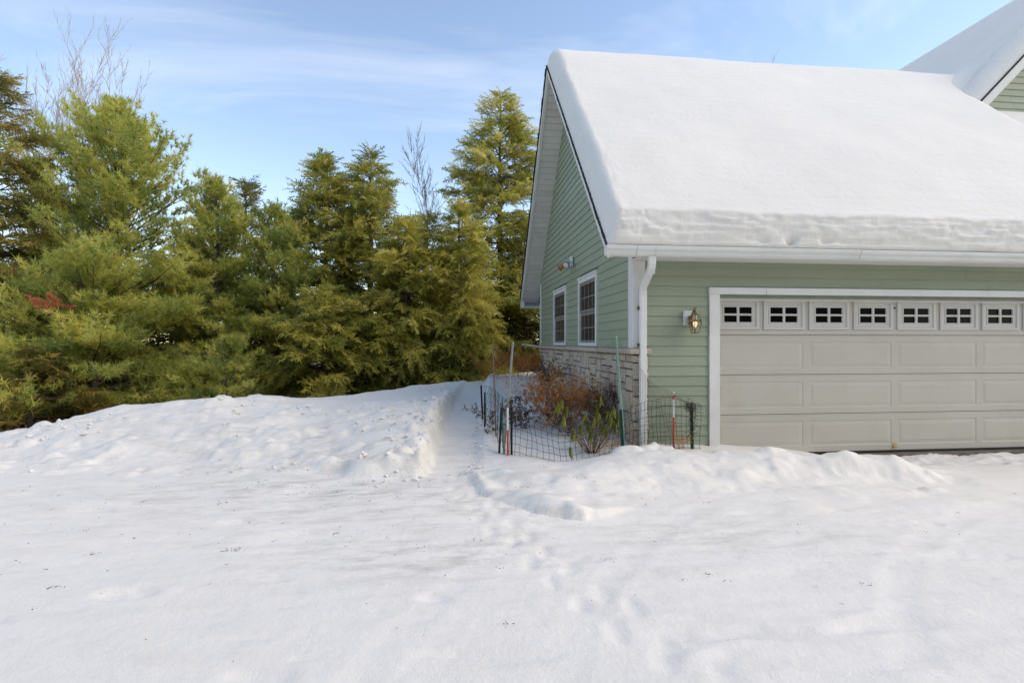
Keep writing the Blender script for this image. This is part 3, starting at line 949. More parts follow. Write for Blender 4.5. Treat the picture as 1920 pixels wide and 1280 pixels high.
for r_ in range(4):
    z0, z1 = r_ * SH + (0.012 if r_ == 0 else 0), (r_ + 1) * SH
    if r_ < 3:
        hs = [(DX0 + i * P + 0.045, DX0 + (i + 1) * P - 0.045, z0 + 0.085, z1 - 0.095) for i in range(4)]
        section(z0, z1, hs)
        for h in hs: raised(*h, 'raised_panel', MAT['door_beige'])
    else:
        hs = [(DX0 + i * P / 2 + 0.045, DX0 + (i + 1) * P / 2 - 0.045, z0 + 0.085, z1 - 0.075) for i in range(8)]
        section(z0, z1, hs)
        for h in hs:
            a, b, c, d = h
            MBf = MB()
            y = YD
            # picture-frame window insert, sloped inward
            V = []
            for ins, yy in ((-0.012, y - 0.002), (-0.010, y - 0.016), (0.022, y - 0.018), (0.030, y - 0.004), (0.066, y - 0.002), (0.072, y - 0.010), (0.086, y - 0.010), (0.089, y + 0.012)):
                V += [(a + ins, yy, c + ins), (b - ins, yy, c + ins), (b - ins, yy, d - ins), (a + ins, yy, d - ins)]
            F = []
            for q in range(7):
                for i in range(4):
                    i2 = (i + 1) % 4
                    F.append((q * 4 + i, q * 4 + i2, q * 4 + 4 + i2, q * 4 + 4 + i))
            MBf.add(V, F)
            mx, mz = (a + b) / 2, (c + d) / 2
            MBf.box(mx - 0.016, mx + 0.016, y - 0.0095, y + 0.008, c + 0.085, d - 0.085)
            MBf.box(a + 0.085, mx - 0.0165, y - 0.0095, y + 0.008, mz - 0.013, mz + 0.013)
            MBf.box(mx + 0.0165, b - 0.085, y - 0.0095, y + 0.008, mz - 0.013, mz + 0.013)
            MBf.build('window_frame', MAT['door_frame_white'], door)
            for xa, xb in ((a + 0.08, mx - 0.010), (mx + 0.010, b - 0.08)):
                for zc, zd in ((c + 0.08, mz - 0.008), (mz + 0.008, d - 0.08)):
                    MB().box(xa, xb, y + 0.0105, y + 0.014, zc, zd).build('pane', MAT['pane'], door)
            MB().box(a, b, y + 0.03, y + 0.044, c, d).build('window_backing', MAT['rubber_dark'], door)
MB().bevbox(DX0 - 0.05, DX0 + DW + 0.05, YD - 0.004, YD + 0.04, -0.018, 0.011, 0.004).build('bottom_seal', MAT['rubber_dark'], door)
hb = MB(); hx = DX0 + 2 * P
hb.bevbox(hx - 0.03, hx + 0.03, YD - 0.03, YD - 0.002, 0.055, 0.075, 0.004); hb.box(hx - 0.025, hx + 0.025, YD - 0.006, YD - 0.001, 0.06, 0.115)
hb.build('lift_handle', paint('yellowed_plastic', (0.55, 0.42, 0.16), None, 0.5), door)
kb = MB(); kx = DX0 + 2 * P
kb.tube([(kx, YD - 0.008, 1.99), (kx, YD + 0.01, 1.99)], 0.012, 8); kb.build('lock_screw', MAT['rubber_dark'], door)

# --- door trim
t = MB()
t.bevbox(TX0, DX0 - 0.002, YW - 0.030, YD + 0.03, -0.10, TZ - 0.082, 0.004)
t.bevbox(DX0 + DW + 0.002, TX1, YW - 0.030, YD + 0.03, -0.10, TZ - 0.082, 0.004)
t.bevbox(TX0 - 0.004, TX0 + 0.79, YW - 0.034, YD + 0.03, TZ - 0.081, TZ + 0.008, 0.004)
t.bevbox(TX0 + 0.793, TX1 + 0.004, YW - 0.034, YD + 0.03, TZ - 0.081, TZ + 0.008, 0.004)
t.build('door_trim', MAT['white_trim'], house)
st_ = MB().bevbox(DX0 - 0.002, DX0 + DW, YD - 0.055, YD - 0.003, TZ - 0.155, TZ - 0.0815, 0.006)
st_.bevbox(DX0 - 0.0015, DX0 + 0.010, YD - 0.035, YD - 0.003, 0.0, TZ - 0.156, 0.003)
st_.build('weather_stop', MAT['white_trim'], house)
MB().bevbox(TX0 - 0.1, TX1 + 0.1, YD - 0.10, YD + 0.2, -0.12, -0.019, 0.008).build('door_sill', MAT['concrete'], house)

# --- roof deck, rake boards, soffits
THS = 0.034
rf = MB()
prof = [(YF, ZF), (YR, ZR), (YE, zroof(YE))]
n3 = 3
V = []
for x in (XR, XEND):
    V += [(x, y, z) for y, z in prof] + [(x, y, z - THS * 1.44) for y, z in prof]
rf.add(V, [(0, 1, 7, 6), (1, 2, 8, 7), (3, 9, 10, 4), (4, 10, 11, 5), (0, 6, 9, 3), (2, 5, 11, 8), (0, 3, 4, 1), (1, 4, 5, 2), (6, 7, 10, 9), (7, 8, 11, 10)])
roof = rf.build('roof', MAT['shingle'], house)
# shingle tabs along the rake: slightly uneven dark edge
sh = MB()
for side in (0, 1):
    s = 0.0
    L = (YR - YF) * math.hypot(1, PITCH)
    while s < L - 0.05:
        s1 = min(s + 0.14, L)
        def pt(q, o):
            yy = YF + q / math.hypot(1, PITCH)
            zz = zroof(yy) + o
            return (yy if side == 0 else YE + YF - yy - 0.03 + 0.0, zz)
        o1 = rnd.uniform(0.008, 0.020); e = rnd.uniform(0.006, 0.022)
        (ya, za), (yb, zb) = pt(s, o1), pt(s1, 0.004)
        (yc, zc), (yd, zd) = pt(s, -0.004), pt(s1, -0.004)
        sh.hexa([(XR - e, ya, za), (XR - e, yb, zb), (XR - e, yd, zd), (XR - e, yc, zc),
                 (XR + 0.3, ya, za), (XR + 0.3, yb, zb), (XR + 0.3, yd, zd), (XR + 0.3, yc, zc)])
        s = s1
sh.build('shingle_edge', MAT['shingle'], roof)
def slope_board(x0, x1, ya, yb, o0, o1, nm, mat, par):
    MB().hexa([(x0, ya, zroof(ya) + o0), (x1, ya, zroof(ya) + o0), (x1, ya, zroof(ya) + o1), (x0, ya, zroof(ya) + o1),
               (x0, yb, zroof(yb) + o0), (x1, yb, zroof(yb) + o0), (x1, yb, zroof(yb) + o1), (x0, yb, zroof(yb) + o1)]).build(nm, mat, par)
slope_board(XR + 0.012, XR + 0.035, YF + 0.02, YR - 0.001, -0.165, -0.052, 'rake_board', MAT['white_trim'], house)
slope_board(XR + 0.012, XR + 0.035, YR + 0.001, YE - 0.02, -0.165, -0.052, 'rake_board', MAT['white_trim'], house)
slope_board(XR + 0.036, XR + 0.075, YR + 0.001, YE - 0.05, -0.185, -0.150, 'rake_moulding', MAT['white_trim'], house)
slope_board(XR + 0.036, XR + 0.075, YF + 0.05, YR - 0.001, -0.185, -0.150, 'rake_moulding', MAT['white_trim'], house)
for side in (1, -1):
    nB = 42
    for i in range(nB):
        d0 = (YR - YF - 0.06) * i / nB + 0.005; d1 = (YR - YF - 0.06) * (i + 1) / nB - 0.006
        ya, yb = YR + side * d0, YR + side * d1
        slope_board(XR + 0.076, XG + 0.019, ya, yb, -0.160, -0.146 , 'soffit_board', MAT['soffit_white'], roof)
    ya, yb = YR + side * 0.001, YR + side * (YR - YF - 0.06)
    slope_board(XR + 0.037, XG + 0.02, ya, yb, -0.144, -0.05, 'soffit_backing', MAT['rubber_dark'], roof)
# front eave box and soffit, back eave
MB().bevbox(XR + 0.040, XEND, YF + 0.085, YF + 0.105, 2.560, 2.672, 0.003).build('fascia_board', MAT['white_trim'], house)
MB().box(XG - 0.022, XEND, YF + 0.106, YW - 0.041, 2.568, 2.585).box(XG + 0.146, XEND, YW - 0.0405, YW + 0.011, 2.568, 2.585).build('eave_soffit', MAT['soffit_white'], house)
bf = MB().bevbox(XR + 0.014, XEND, YE - 0.045, YE - 0.018, 2.44, zroof(YE) - 0.052, 0.004)
bf.box(XR + 0.04, XEND, YB + 0.031, YE - 0.046, 2.445, 2.462)
bf.box(XR + 0.015, XR + 0.04, YB + 0.0, YE - 0.046, 2.445, 2.60)
bf.build('fascia_board', MAT['white_trim'], house)
MB().box(XG + 0.141, XEND, YB - 0.05, YB, -0.3, 3.0).build('back_wall', MAT['sage_siding'], house)

# --- gutter (K profile) and downspout
gp = [(YF + 0.084, 2.565), (YF + 0.02, 2.565), (YF - 0.002, 2.590), (YF - 0.004, 2.612), (YF - 0.034, 2.640), (YF - 0.040, 2.668), (YF - 0.040, 2.682), (YF - 0.026, 2.682), (YF - 0.026, 2.672),
      (YF - 0.022, 2.644), (YF + 0.010, 2.616), (YF + 0.014, 2.594), (YF + 0.026, 2.577), (YF + 0.084, 2.577)]
ng = len(gp)
xs = [XR - 0.005, 2.22, 2.224, 2.45, 2.454, 5.15, 5.154, 9.2, 9.204, XEND]
gt = MB()
for i in range(0, len(xs), 2):
    off = 0.0 if (i // 2) % 2 == 0 else -0.0025
    va = [(xs[i], y + off, z + (off if 1 else 0)) for y, z in gp]; vb = [(xs[i + 1], y + off, z + off) for y, z in gp]
    gt.add(va + vb, [tuple(range(ng)), tuple(range(ng, 2 * ng))[::-1]] + [(j, j + ng, (j + 1) % ng + ng, (j + 1) % ng) for j in range(ng)])
gt.add([(XR - 0.008, y, z) for y, z in gp[:7] + [(YF + 0.084, 2.68)]] + [(XR - 0.004, y, z) for y, z in gp[:7] + [(YF + 0.084, 2.68)]],
       [tuple(range(8)), tuple(range(8, 16))[::-1]] + [(j, j + 8, (j + 1) % 8 + 8, (j + 1) % 8) for j in range(8)])
gut = gt.build('gutter', MAT['white_metal'], house)

def duct(pts, w, d, nm, par):
    """rectangular pipe swept in the YZ plane"""
    m = MB(); V = []
    for i, (x, y, z) in enumerate(pts):
        a = Vector(pts[max(i - 1, 0)]); b = Vector(pts[min(i + 1, len(pts) - 1)])
        dr_ = (b - a).normalized()
        nrm = Vector((1, 0, 0)).cross(dr_).normalized()
        c = Vector((x, y, z))
        for sx, sn_ in ((-1, -1), (1, -1), (1, 1), (-1, 1)):
            for k_ in (0,):
                V.append(tuple(c + Vector((sx * w / 2, 0, 0)) + nrm * (sn_ * d / 2)))
    F = [(0, 1, 2, 3), tuple(len(V) - 4 + i for i in (3, 2, 1, 0))]
    for i in range(len(pts) - 1):
        for j in range(4):
            F.append((i * 4 + j, i * 4 + (j + 1) % 4, i * 4 + 4 + (j + 1) % 4, i * 4 + 4 + j))
    m.add(V, F)
    o = m.build(nm, MAT['white_metal'], par)
    bm = o.modifiers.new('bevel', 'BEVEL'); bm.width = 0.008; bm.segments = 2
    return o
DXC = 2.43
ds = duct([(DXC, YF + 0.045, 2.563), (DXC, YF + 0.045, 2.475), (DXC, YF + 0.058, 2.43), (DXC, YF + 0.10, 2.38)], 0.088, 0.066, 'downspout', house)
duct([(DXC, YF + 0.085, 2.40), (DXC, YW - 0.115, 2.235), (DXC, YW - 0.085, 2.20), (DXC, YW - 0.079, 2.14)], 0.082, 0.060, 'elbow', ds)
duct([(DXC, YW - 0.079, 2.17), (DXC, YW - 0.079, -0.1)], 0.088, 0.066, 'pipe', ds)
for zz in (1.93, 1.46):
    MB().box(DXC - 0.062, DXC - 0.046, YW - 0.085, YW - 0.041, zz, zz + 0.04).build('strap', MAT['brass'], ds)

# --- main house cross gable on the right
mz = lambda x: HM - abs(XM - x)
mw = MB()
pl = [(XM - 3.6, 2.6), (XM + 3.6, 2.6), (XM + 3.6, mz(XM + 3.6) - 0.2), (XM, HM - 0.2), (XM - 3.6, mz(XM - 3.6) - 0.2)]
mw.add([(x, YMW + 0.02, z) for x, z in pl] + [(x, 24.0, z) for x, z in pl], [tuple(range(5)), tuple(range(5, 10))[::-1]] + [(i, i + 5, (i + 1) % 5 + 5, (i + 1) % 5) for i in range(5)])
mwall = mw.build('main_gable_wall', MAT['sheathing'], house)
z = 4.9
while z < HM - 0.5:
    z1 = z + EX + 0.012
    xa0, xa1 = XM - (HM - 0.20 - z) + 0.0, XM - (HM - 0.20 - z1)
    xb0, xb1 = 2 * XM - xa0, 2 * XM - xa1
    jx = max(rnd.uniform(10.8, 12.2), xa1 + 0.4)
    for (p0, p1, q0, q1) in ((max(xa0, XM - 3.6), jx - 0.0015, max(xa1, XM - 3.6), jx - 0.0015), (jx + 0.0015, min(xb0, XM + 3.6), jx + 0.0015, min(xb1, XM + 3.6))):
        if p1 - p0 < 0.05: continue
        MB().hexa([(p0, YMW + 0.0195, z), (p1, YMW + 0.0195, z), (q1, YMW + 0.0195, z1), (q0, YMW + 0.0195, z1),
                   (p0, YMW - 0.004, z), (p1, YMW - 0.004, z), (q1, YMW + 0.010, z1), (q0, YMW + 0.010, z1)]).build('siding_board', MAT['sage_siding'], mwall)
    z += EX
mr_ = MB()
x0, x1 = XM - 4.2, XM + 4.2
V = []
for y in (YMF, 24.3):
    V += [(x0, y, mz(x0)), (XM, y, HM), (x1, y, mz(x1)), (x0, y, mz(x0) - 0.05), (XM, y, HM - 0.05), (x1, y, mz(x1) - 0.05)]
mr_.add(V, [(0, 6, 7, 1), (1, 7, 8, 2), (3, 4, 10, 9), (4, 5, 11, 10), (0, 1, 4, 3), (1, 2, 5, 4), (6, 9, 10, 7), (7, 10, 11, 8), (0, 3, 9, 6), (2, 8, 11, 5)])
mroof = mr_.build('main_roof', MAT['shingle'], house)
for s in (-1, 1):
    xe = XM + s * 4.15
    for nm, ya, yb, oa, ob in (('rake_board', YMF + 0.02, YMF + 0.05, -0.24, -0.053), ('rake_moulding', YMF + 0.051, YMF + 0.085, -0.29, -0.10), ('rake_soffit', YMF + 0.086, YMW - 0.005, -0.27, -0.25)):
        MB().hexa([(xe, ya, mz(xe) + oa), (XM + s * 0.001, ya, HM + oa), (XM + s * 0.001, ya, HM + ob), (xe, ya, mz(xe) + ob),
                   (xe, yb, mz(xe) + oa), (XM + s * 0.001, yb, HM + oa), (XM + s * 0.001, yb, HM + ob), (xe, yb, mz(xe) + ob)]).build(nm, MAT['white_trim'], house)

# ------------------------------------------------------------------ snow on the roofs
LS = (YR - YF) * math.hypot(1, PITCH)
al = math.atan(PITCH)
sx = axis([(XR + 0.012, XR + 0.5, 0.02), (XR + 0.5, 9.5, 0.04), (9.5, XEND, 0.09)])
sp = axis([(0.0, 0.75, 0.0135), (0.75, LS - 0.9, 0.06), (LS - 0.9, LS + 0.9, 0.045), (LS + 0.9, 2 * LS, 0.12)])
SX, SP = np.meshgrid(sx, sp)
yy = np.where(SP <= LS, YF + SP * math.cos(al), YR + (SP - LS) * math.cos(al))
zz = np.where(SP <= LS, ZF + SP * math.sin(al), ZR - (SP - LS) * math.sin(al))
bl = sst(LS - 0.55, LS + 0.55, SP)
ang = (PI / 2 + al) * (1 - bl) + (PI / 2 - al) * bl      # direction of the snow's depth
# eave: a tall broken face with ledges, soft above
e_n = fbm(SX * 1.1, SX * 0 + 1.0, 90, 4)
e_l = fbm(SX * 2.6, SX * 0 + 7.0, 93, 4, 0.6)
ef = fbm(SX * 5.0, SP * 9.0, 95, 5, 0.6)
tf = 0.33 + 0.03 * fbm(SX * 0.45, SP * 0.6, 92, 3)
# stacked layers, each set back from the one below with its own ragged front
T = 0.05 + 0 * SX
wx_ = SX + 0.10 * fbm(SX * 3, SP * 6, 120, 3)
for s0_, add, jit in ((0.012, 0.060, 0.012), (0.050, 0.040, 0.022), (0.085, 0.036, 0.030), (0.120, 0.034, 0.034), (0.155, 0.034, 0.036), (0.195, 0.034, 0.040), (0.240, 0.034, 0.045)):
    sh_ = jit * fbm(wx_ * 5.5 + s0_ * 190, SP * 2, int(200 + s0_ * 1000), 5, 0.7) + 0.4 * jit * e_n
    T = T + add * sst(0, 1, (SP - s0_ - sh_) / (0.022 + 0.06 * np.clip(0.5 + 1.2 * fbm(SX * 2.4, SX * 0 + s0_ * 50, 130, 3), 0, 1)))
T = T * tf / 0.33
facew = np.exp(-((SP - 0.15) / 0.15) ** 2)
T = T + facew * (0.016 * ef + 0.012 * fbm(SX * 14, SP * 20, 132, 3, 0.6))
T = T + 0.012 * np.exp(-((SP - 0.33 - 0.05 * e_n) / 0.07) ** 2) * sst(2.3, 2.8, SX)
# a thin gap over the gutter in the middle of the run
gap = np.exp(-((SX - 4.25) / 0.55) ** 2) * sst(-0.1, 0.35, fbm(SX * 4, SX * 0, 99, 3) + 0.1)
T = T - gap * 0.13 * np.exp(-((SP - 0.06) / 0.03) ** 2)
T = T * (1 - 0.88 * sst(9.95, 10.7, SX) * sst(3.0, 4.2, SP) * (1 - sst(LS - 0.8, LS, SP)))
T = T + (0.010 * fbm(SX * 0.7, SP * 1.1, 100, 3) + 0.006 * fbm(SX * 1.6, SP * 2.2, 101, 4)) * (SP > 0.4) + 0.0018 * np.sin(SP * 34 + 5 * fbm(SX * 0.6, SP * 0.8, 104, 3)) * sst(0.5, 0.9, SP) + 0.0022 * fbm(SX * 2.5, SP * 14, 105, 3)
rk = np.clip((SX - (XR + 0.012)) / (0.20 + 0.05 * fbm(SP * 1.5, SP * 0, 103, 3)), 0, 1)
T = T * (1 - (1 - rk) ** 2.2) ** 0.75 + 0.004
T = T + 0.012 * fbm(SX * 6, SP * 3, 107, 4) * np.exp(-((SX - XR - 0.15) / 0.2) ** 2) * (rk > 0.1)
T[0, :] = -0.004
PX = SX
PY = yy + T * np.cos(ang)
PY[0, :] -= 0.004
PY[1, :] -= 0.012
PZ = zz + T * np.sin(ang)
rs = put_grid('roof_snow', np.stack([PX, PY, PZ], -1), MAT['clean_snow'], base=(XR, YF, ZF))
tag(rs, 'deep smooth snow blanket over the garage roof with a broken edge above the gutter', 'snow', kind='stuff')

# snow on the left slope of the cross gable, filling the valley
mx_ = axis([(7.6, XM + 0.9, 0.035)])
my_ = axis([(YMF + 0.01, YMF + 1.2, 0.025), (YMF + 1.2, 14.5, 0.08), (14.5, 24.2, 0.6)])
AX, AY = np.meshgrid(mx_, my_)
dm = AX - XM
mainz = HM - np.sqrt(dm * dm + 0.02) + 0.42
gz = np.where(AY <= YR, ZF + PITCH * (AY - YF), ZF + PITCH * (2 * YR - YF - AY))
gz = ZF + PITCH * (YR - YF) - PITCH * np.sqrt((AY - YR) ** 2 + 0.10) + 0.06 + 0.44
dY = AY - YMF
rkm = np.clip((dY - 0.01) / 0.28, 0, 1)
cut = (1 - (1 - rkm) ** 2) ** 0.7
mainz = mainz - 0.41 * (1 - cut)
groove = np.exp(-((dY - 0.50 - 0.05 * fbm(AX * 3, AX * 0, 111, 3)) / 0.10) ** 2)
mainz = mainz - groove * (0.05 + 0.16 * np.abs(fbm(AX * 7, AY * 7, 113, 4, 0.6)))
SZ = smax(mainz, gz - 0.07, 0.03 + 0.55 * sst(0.05, 1.0, dY)) - 0.03
SZ = SZ - 0.9 * sst(0.0, 1.4, 9.2 - AX) + 0.006 * fbm(AX * 1.5, AY * 1.5, 115, 4)
ms_ = put_grid('roof_snow', np.stack([AX, AY, SZ], -1), MAT['clean_snow'], base=(XM, YMF, HM - 3))
tag(ms_, 'snow on the steep cross gable slope at the upper right, running into the valley', 'snow', kind='stuff')

# ------------------------------------------------------------------ trees
def rot_from(d, roll):
    """rows: frames whose local x axis points along d (n,3), rolled about it; returns (n,3,3) with columns x,y,z"""
    d = d / np.linalg.norm(d, axis=1, keepdims=True)
    up = np.tile(np.array([0, 0, 1.0]), (len(d), 1))
    up[np.abs(d[:, 2]) > 0.95] = (1, 0, 0)
    y = np.cross(up, d); y /= np.linalg.norm(y, axis=1, keepdims=True)
    z = np.cross(d, y)
    c, s = np.cos(roll)[:, None], np.sin(roll)[:, None]
    y2 = y * c + z * s
    z2 = -y * s + z * c
    return np.stack([d, y2, z2], -1)

def blade(p, d, w, nrm, r_):
    """thin triangle from p along d"""
    side = np.cross(d, nrm); ln = np.linalg.norm(side)
    side = side / (ln if ln > 1e-6 else 1) * w / 2
    return [p - side, p + side, p + d]

def proto_hemlock(g):
    T = []
    L = 0.44
    for i in range(10):
        t = 0.06 + 0.94 * i / 9
        p = np.array([L * t, 0.015 * math.sin(t * 9), -0.10 * t * t])
        for s in (-1, 1):
            a = R(50) * s + g.normal(0, 0.25)
            ln = (0.17 * (1 - t) + 0.055) * g.uniform(0.6, 1.25)
            d = np.array([math.cos(a) * ln, math.sin(a) * ln, g.normal(-0.03, 0.03)])
            T.append(blade(p, d, 0.028, np.array([0, 0.0, 1.0]) + g.normal(0, 0.5, 3), g))
            if ln > 0.09:
                a2 = a + (1 if g.random() < 0.5 else -1) * R(45)
                d2 = np.array([math.cos(a2), math.sin(a2), g.normal(-0.15, 0.2)]) * ln * 0.55
                T.append(blade(p + d * 0.45, d2, 0.024, np.array([0, 0.0, 1.0]) + g.normal(0, 0.6, 3), g))
    T.append(blade(np.array([L * 0.8, 0, -0.07]), np.array([0.15, 0, -0.05]), 0.03, np.array([0, 0, 1.0]), g))
    return np.array(T)

def proto_pine(g):
    T = []
    tips = [(0.30, 0, 0.02)] + [(g.uniform(0.10, 0.25), g.uniform(-0.13, 0.13), g.uniform(-0.02, 0.10)) for _ in range(4)]
    for t in tips:
        c = np.array(t)
        ax = np.array([1.0, c[1] * 3, 0.35]); ax /= np.linalg.norm(ax)
        for _ in range(17):
            d = ax * g.uniform(0.25, 1.0) + g.normal(0, 0.55, 3)
            d = d / np.linalg.norm(d) * g.uniform(0.075, 0.125)
            T.append(blade(c - ax * g.uniform(0, 0.05), d, 0.013, g.normal(0, 1, 3), g))
    return np.array(T)

def proto_spruce(g):
    T = []
    L = 0.42
    tw = [((0, 0, 0), (L, 0, 0))]
    for i in range(6):
        t = 0.12 + 0.13 * i
        for s in (-1, 1):
            ln = 0.20 * (1.05 - t)
            tw.append(((L * t, 0, 0), (L * t + ln * 0.75, s * ln * 0.8, g.normal(-0.03, 0.03))))
    for a, b in tw:
        a = np.array(a, float); b = np.array(b, float)
        ln = np.linalg.norm(b - a)
        for k in range(max(3, int(ln / 0.045))):
            t = g.uniform(0, 1)
            d = (b - a) / ln * 0.05 + g.normal(0, 0.024, 3)
            T.append(blade(a + (b - a) * t, d, 0.020, g.normal(0, 1, 3), g))
        T.append(blade(a, b - a, 0.018, g.normal(0, 1, 3), g))
    return np.array(T)

PG = np.random.default_rng(77)
PROTO = {'hemlock': [proto_hemlock(PG) for _ in range(5)], 'pine': [proto_pine(PG) for _ in range(6)], 'spruce': [proto_spruce(PG) for _ in range(5)]}

def strips(A, B, ra, rb):
    """three-sided tapering sticks between points A and B, as quads (n*3,4,3)"""
    d = B - A
    d = d / (np.linalg.norm(d, axis=1, keepdims=True) + 1e-9)
    ref = np.where(np.abs(d[:, 2:3]) > 0.9, np.array([[1.0, 0, 0]]), np.array([[0, 0, 1.0]]))
    s = np.cross(d, ref); s /= np.linalg.norm(s, axis=1, keepdims=True)
    t = np.cross(d, s)
    out = []
    for k in range(3):
        a0, a1 = 2 * PI * k / 3, 2 * PI * (k + 1) / 3
        c0 = s * math.cos(a0) + t * math.sin(a0); c1 = s * math.cos(a1) + t * math.sin(a1)
        out.append(np.stack([A + c0 * ra, A + c1 * ra, B + c1 * rb, B + c0 * rb], 1))
    return np.concatenate(out, 0)

NTRI = []
def conifer(name, label, kind, x, y, height, radius, mat, seed, dens=1.0, h0=0.02, shape=0.54, droop=0.25, lift=0.1, group=None, scale=1.5, lean=(0, 0), tint0=0.5, snow=0, base_z=None, taper_top=0.06, dead=0.0):
    g = np.random.default_rng(seed)
    bz = floor_z(x, y) - 0.05 if base_z is None else base_z
    root = thing(name, label, 'tree', (x, y, bz), group)
    base = np.array([x, y, bz])
    # trunk
    tr = MB(); pts = []; rad = []
    r0 = 0.012 * height + 0.03
    for i in range(9):
        t = i / 8
        pts.append((x + lean[0] * t * height + 0.03 * math.sin(t * 7 + seed), y + lean[1] * t * height + 0.03 * math.cos(t * 6 + seed), bz - 0.2 + t * (height + 0.15)))
        rad.append(r0 * (1 - t) ** 0.8 + 0.008)
    tr.tube(pts, rad, 8)
    tr.build('trunk', MAT['bark'], root, smooth=True)
    # limbs
    A, B, RA, RB = [], [], [], []
    SP_, SD, SR, SS, ST = [], [], [], [], []
    nb = int(height * 24 * dens ** 0.5)
    for b in range(nb):
        t = h0 + (1 - h0) * ((b + g.uniform(0, 1)) / nb)
        prof = (1 - t) ** shape * min(1.0, ((1 - t) / 0.24)) ** 0.50
        prof = prof * (0.55 + 0.45 * min(1.0, (t - h0 + 0.05) / 0.14)) + taper_top * (1 - t) + 0.025
        ln = radius * prof * (g.uniform(0.70, 1.15) if g.random() < 0.85 else g.uniform(1.0, 1.3))
        az = g.uniform(0, 2 * PI)
        el = lift + ((t - 0.35) * 0.75 if kind != 'pine' else (t - 0.25) * 1.25) + g.normal(0, 0.12)
        p = base + np.array([lean[0] * t * height, lean[1] * t * height, t * height])
        d = np.array([math.cos(az) * math.cos(el), math.sin(az) * math.cos(el), math.sin(el)])
        nseg = 3
        q = p.copy(); path = [q.copy()]
        for k in range(nseg):
            d[2] -= droop * (0.6 if kind != 'pine' else -0.25) / nseg * (1 if k < 3 else 0.3)
            d += g.normal(0, 0.05, 3)
            d /= np.linalg.norm(d)
            q = q + d * ln / nseg
            path.append(q.copy())
        rb0 = 0.006 + 0.010 * ln
        for k in range(nseg):
            A.append(path[k]); B.append(path[k + 1]); RA.append(rb0 * (1 - k / nseg) + 0.002); RB.append(rb0 * (1 - (k + 1) / nseg) + 0.002)
        # twigs and sprays along the limb
        isdead = g.uniform() < dead * (1 - t)
        step = {'hemlock': 0.085, 'pine': 0.15, 'spruce': 0.12}[kind] / dens
        ns = max(3, int(ln / step))
        tone = g.normal(0, 0.17)
        for k in range(ns):
            s = 0.18 + 0.82 * (k + g.uniform(0, 1)) / ns
            f = s * nseg; i0 = min(int(f), nseg - 1)
            pos = path[i0] + (path[i0 + 1] - path[i0]) * (f - i0)
            dd = path[i0 + 1] - path[i0]; dd = dd / np.linalg.norm(dd)
            side = np.cross(dd, (0, 0, 1.0)); side /= np.linalg.norm(side) + 1e-6
            sg = 1 if k % 2 else -1
            spread = g.uniform(0.35, 1.1) * (1 - 0.6 * s ** 3)
            td = dd * 0.75 + side * sg * spread + np.array([0, 0, g.normal(0.02 if kind != 'pine' else 0.30, 0.18)])
            td /= np.linalg.norm(td)
            off = (1 - s) * ln * 0.38 * g.uniform(0, 1)
            pp = pos + td * off
            if off > 0.25:
                A.append(pos); B.append(pp); RA.append(0.004); RB.append(0.002)
            if isdead and s < 0.8: continue
            if kind == 'hemlock': td = td + np.array([0, 0, -0.40 + 0.5 * t * t + g.normal(0, 0.2)]); 
            SP_.append(pp); SD.append(td); SR.append(g.normal(0, 0.8 if kind == 'hemlock' else 0.5)); SS.append(scale * (0.92 if kind == 'hemlock' else 1.05) * g.uniform(0.65, 1.25) * (0.75 + 0.25 * (1 - t)))
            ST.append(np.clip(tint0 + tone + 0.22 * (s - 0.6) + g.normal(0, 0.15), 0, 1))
    # leader
    for k in range(10 if kind == 'pine' else 8):
        pp = base + np.array([lean[0] * height, lean[1] * height, height * (0.93 + 0.07 * k / 8)]) + g.normal(0, 0.03, 3)
        a = g.uniform(0, 2 * PI)
        SP_.append(pp); SD.append(np.array([0.5 * math.cos(a), 0.5 * math.sin(a), 0.9])); SR.append(g.uniform(0, 6)); SS.append(scale * 0.5); ST.append(np.clip(tint0 + 0.1, 0, 1))
    A = np.array(A); B = np.array(B)
    br = put_tris('branches', strips(A, B, np.array(RA)[:, None], np.array(RB)[:, None]), MAT['bark'], root)
    SP_ = np.array(SP_); SD = np.array(SD); SR = np.array(SR); SS = np.array(SS); ST = np.array(ST)
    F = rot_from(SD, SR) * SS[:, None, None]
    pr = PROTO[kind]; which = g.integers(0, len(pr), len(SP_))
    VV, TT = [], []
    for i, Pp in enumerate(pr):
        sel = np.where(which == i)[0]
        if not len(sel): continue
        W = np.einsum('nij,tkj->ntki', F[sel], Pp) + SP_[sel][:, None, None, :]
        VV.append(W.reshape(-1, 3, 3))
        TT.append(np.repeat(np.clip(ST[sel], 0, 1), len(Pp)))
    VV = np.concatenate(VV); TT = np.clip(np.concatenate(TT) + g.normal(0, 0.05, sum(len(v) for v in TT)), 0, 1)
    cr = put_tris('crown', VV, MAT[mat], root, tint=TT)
    # clods of old snow caught on the boughs
    for k in range(snow):
        cand = np.where((SP_[:, 2] < bz + height * 0.45) & (SP_[:, 1] < y + 0.1))[0]
        i = g.choice(cand)
        clod(SP_[i] + np.array([0, 0, 0.03]), g.uniform(0.035, 0.09), root, g)
    NTRI.append((label[:30], len(VV), len(SP_)))
    return root, SP_

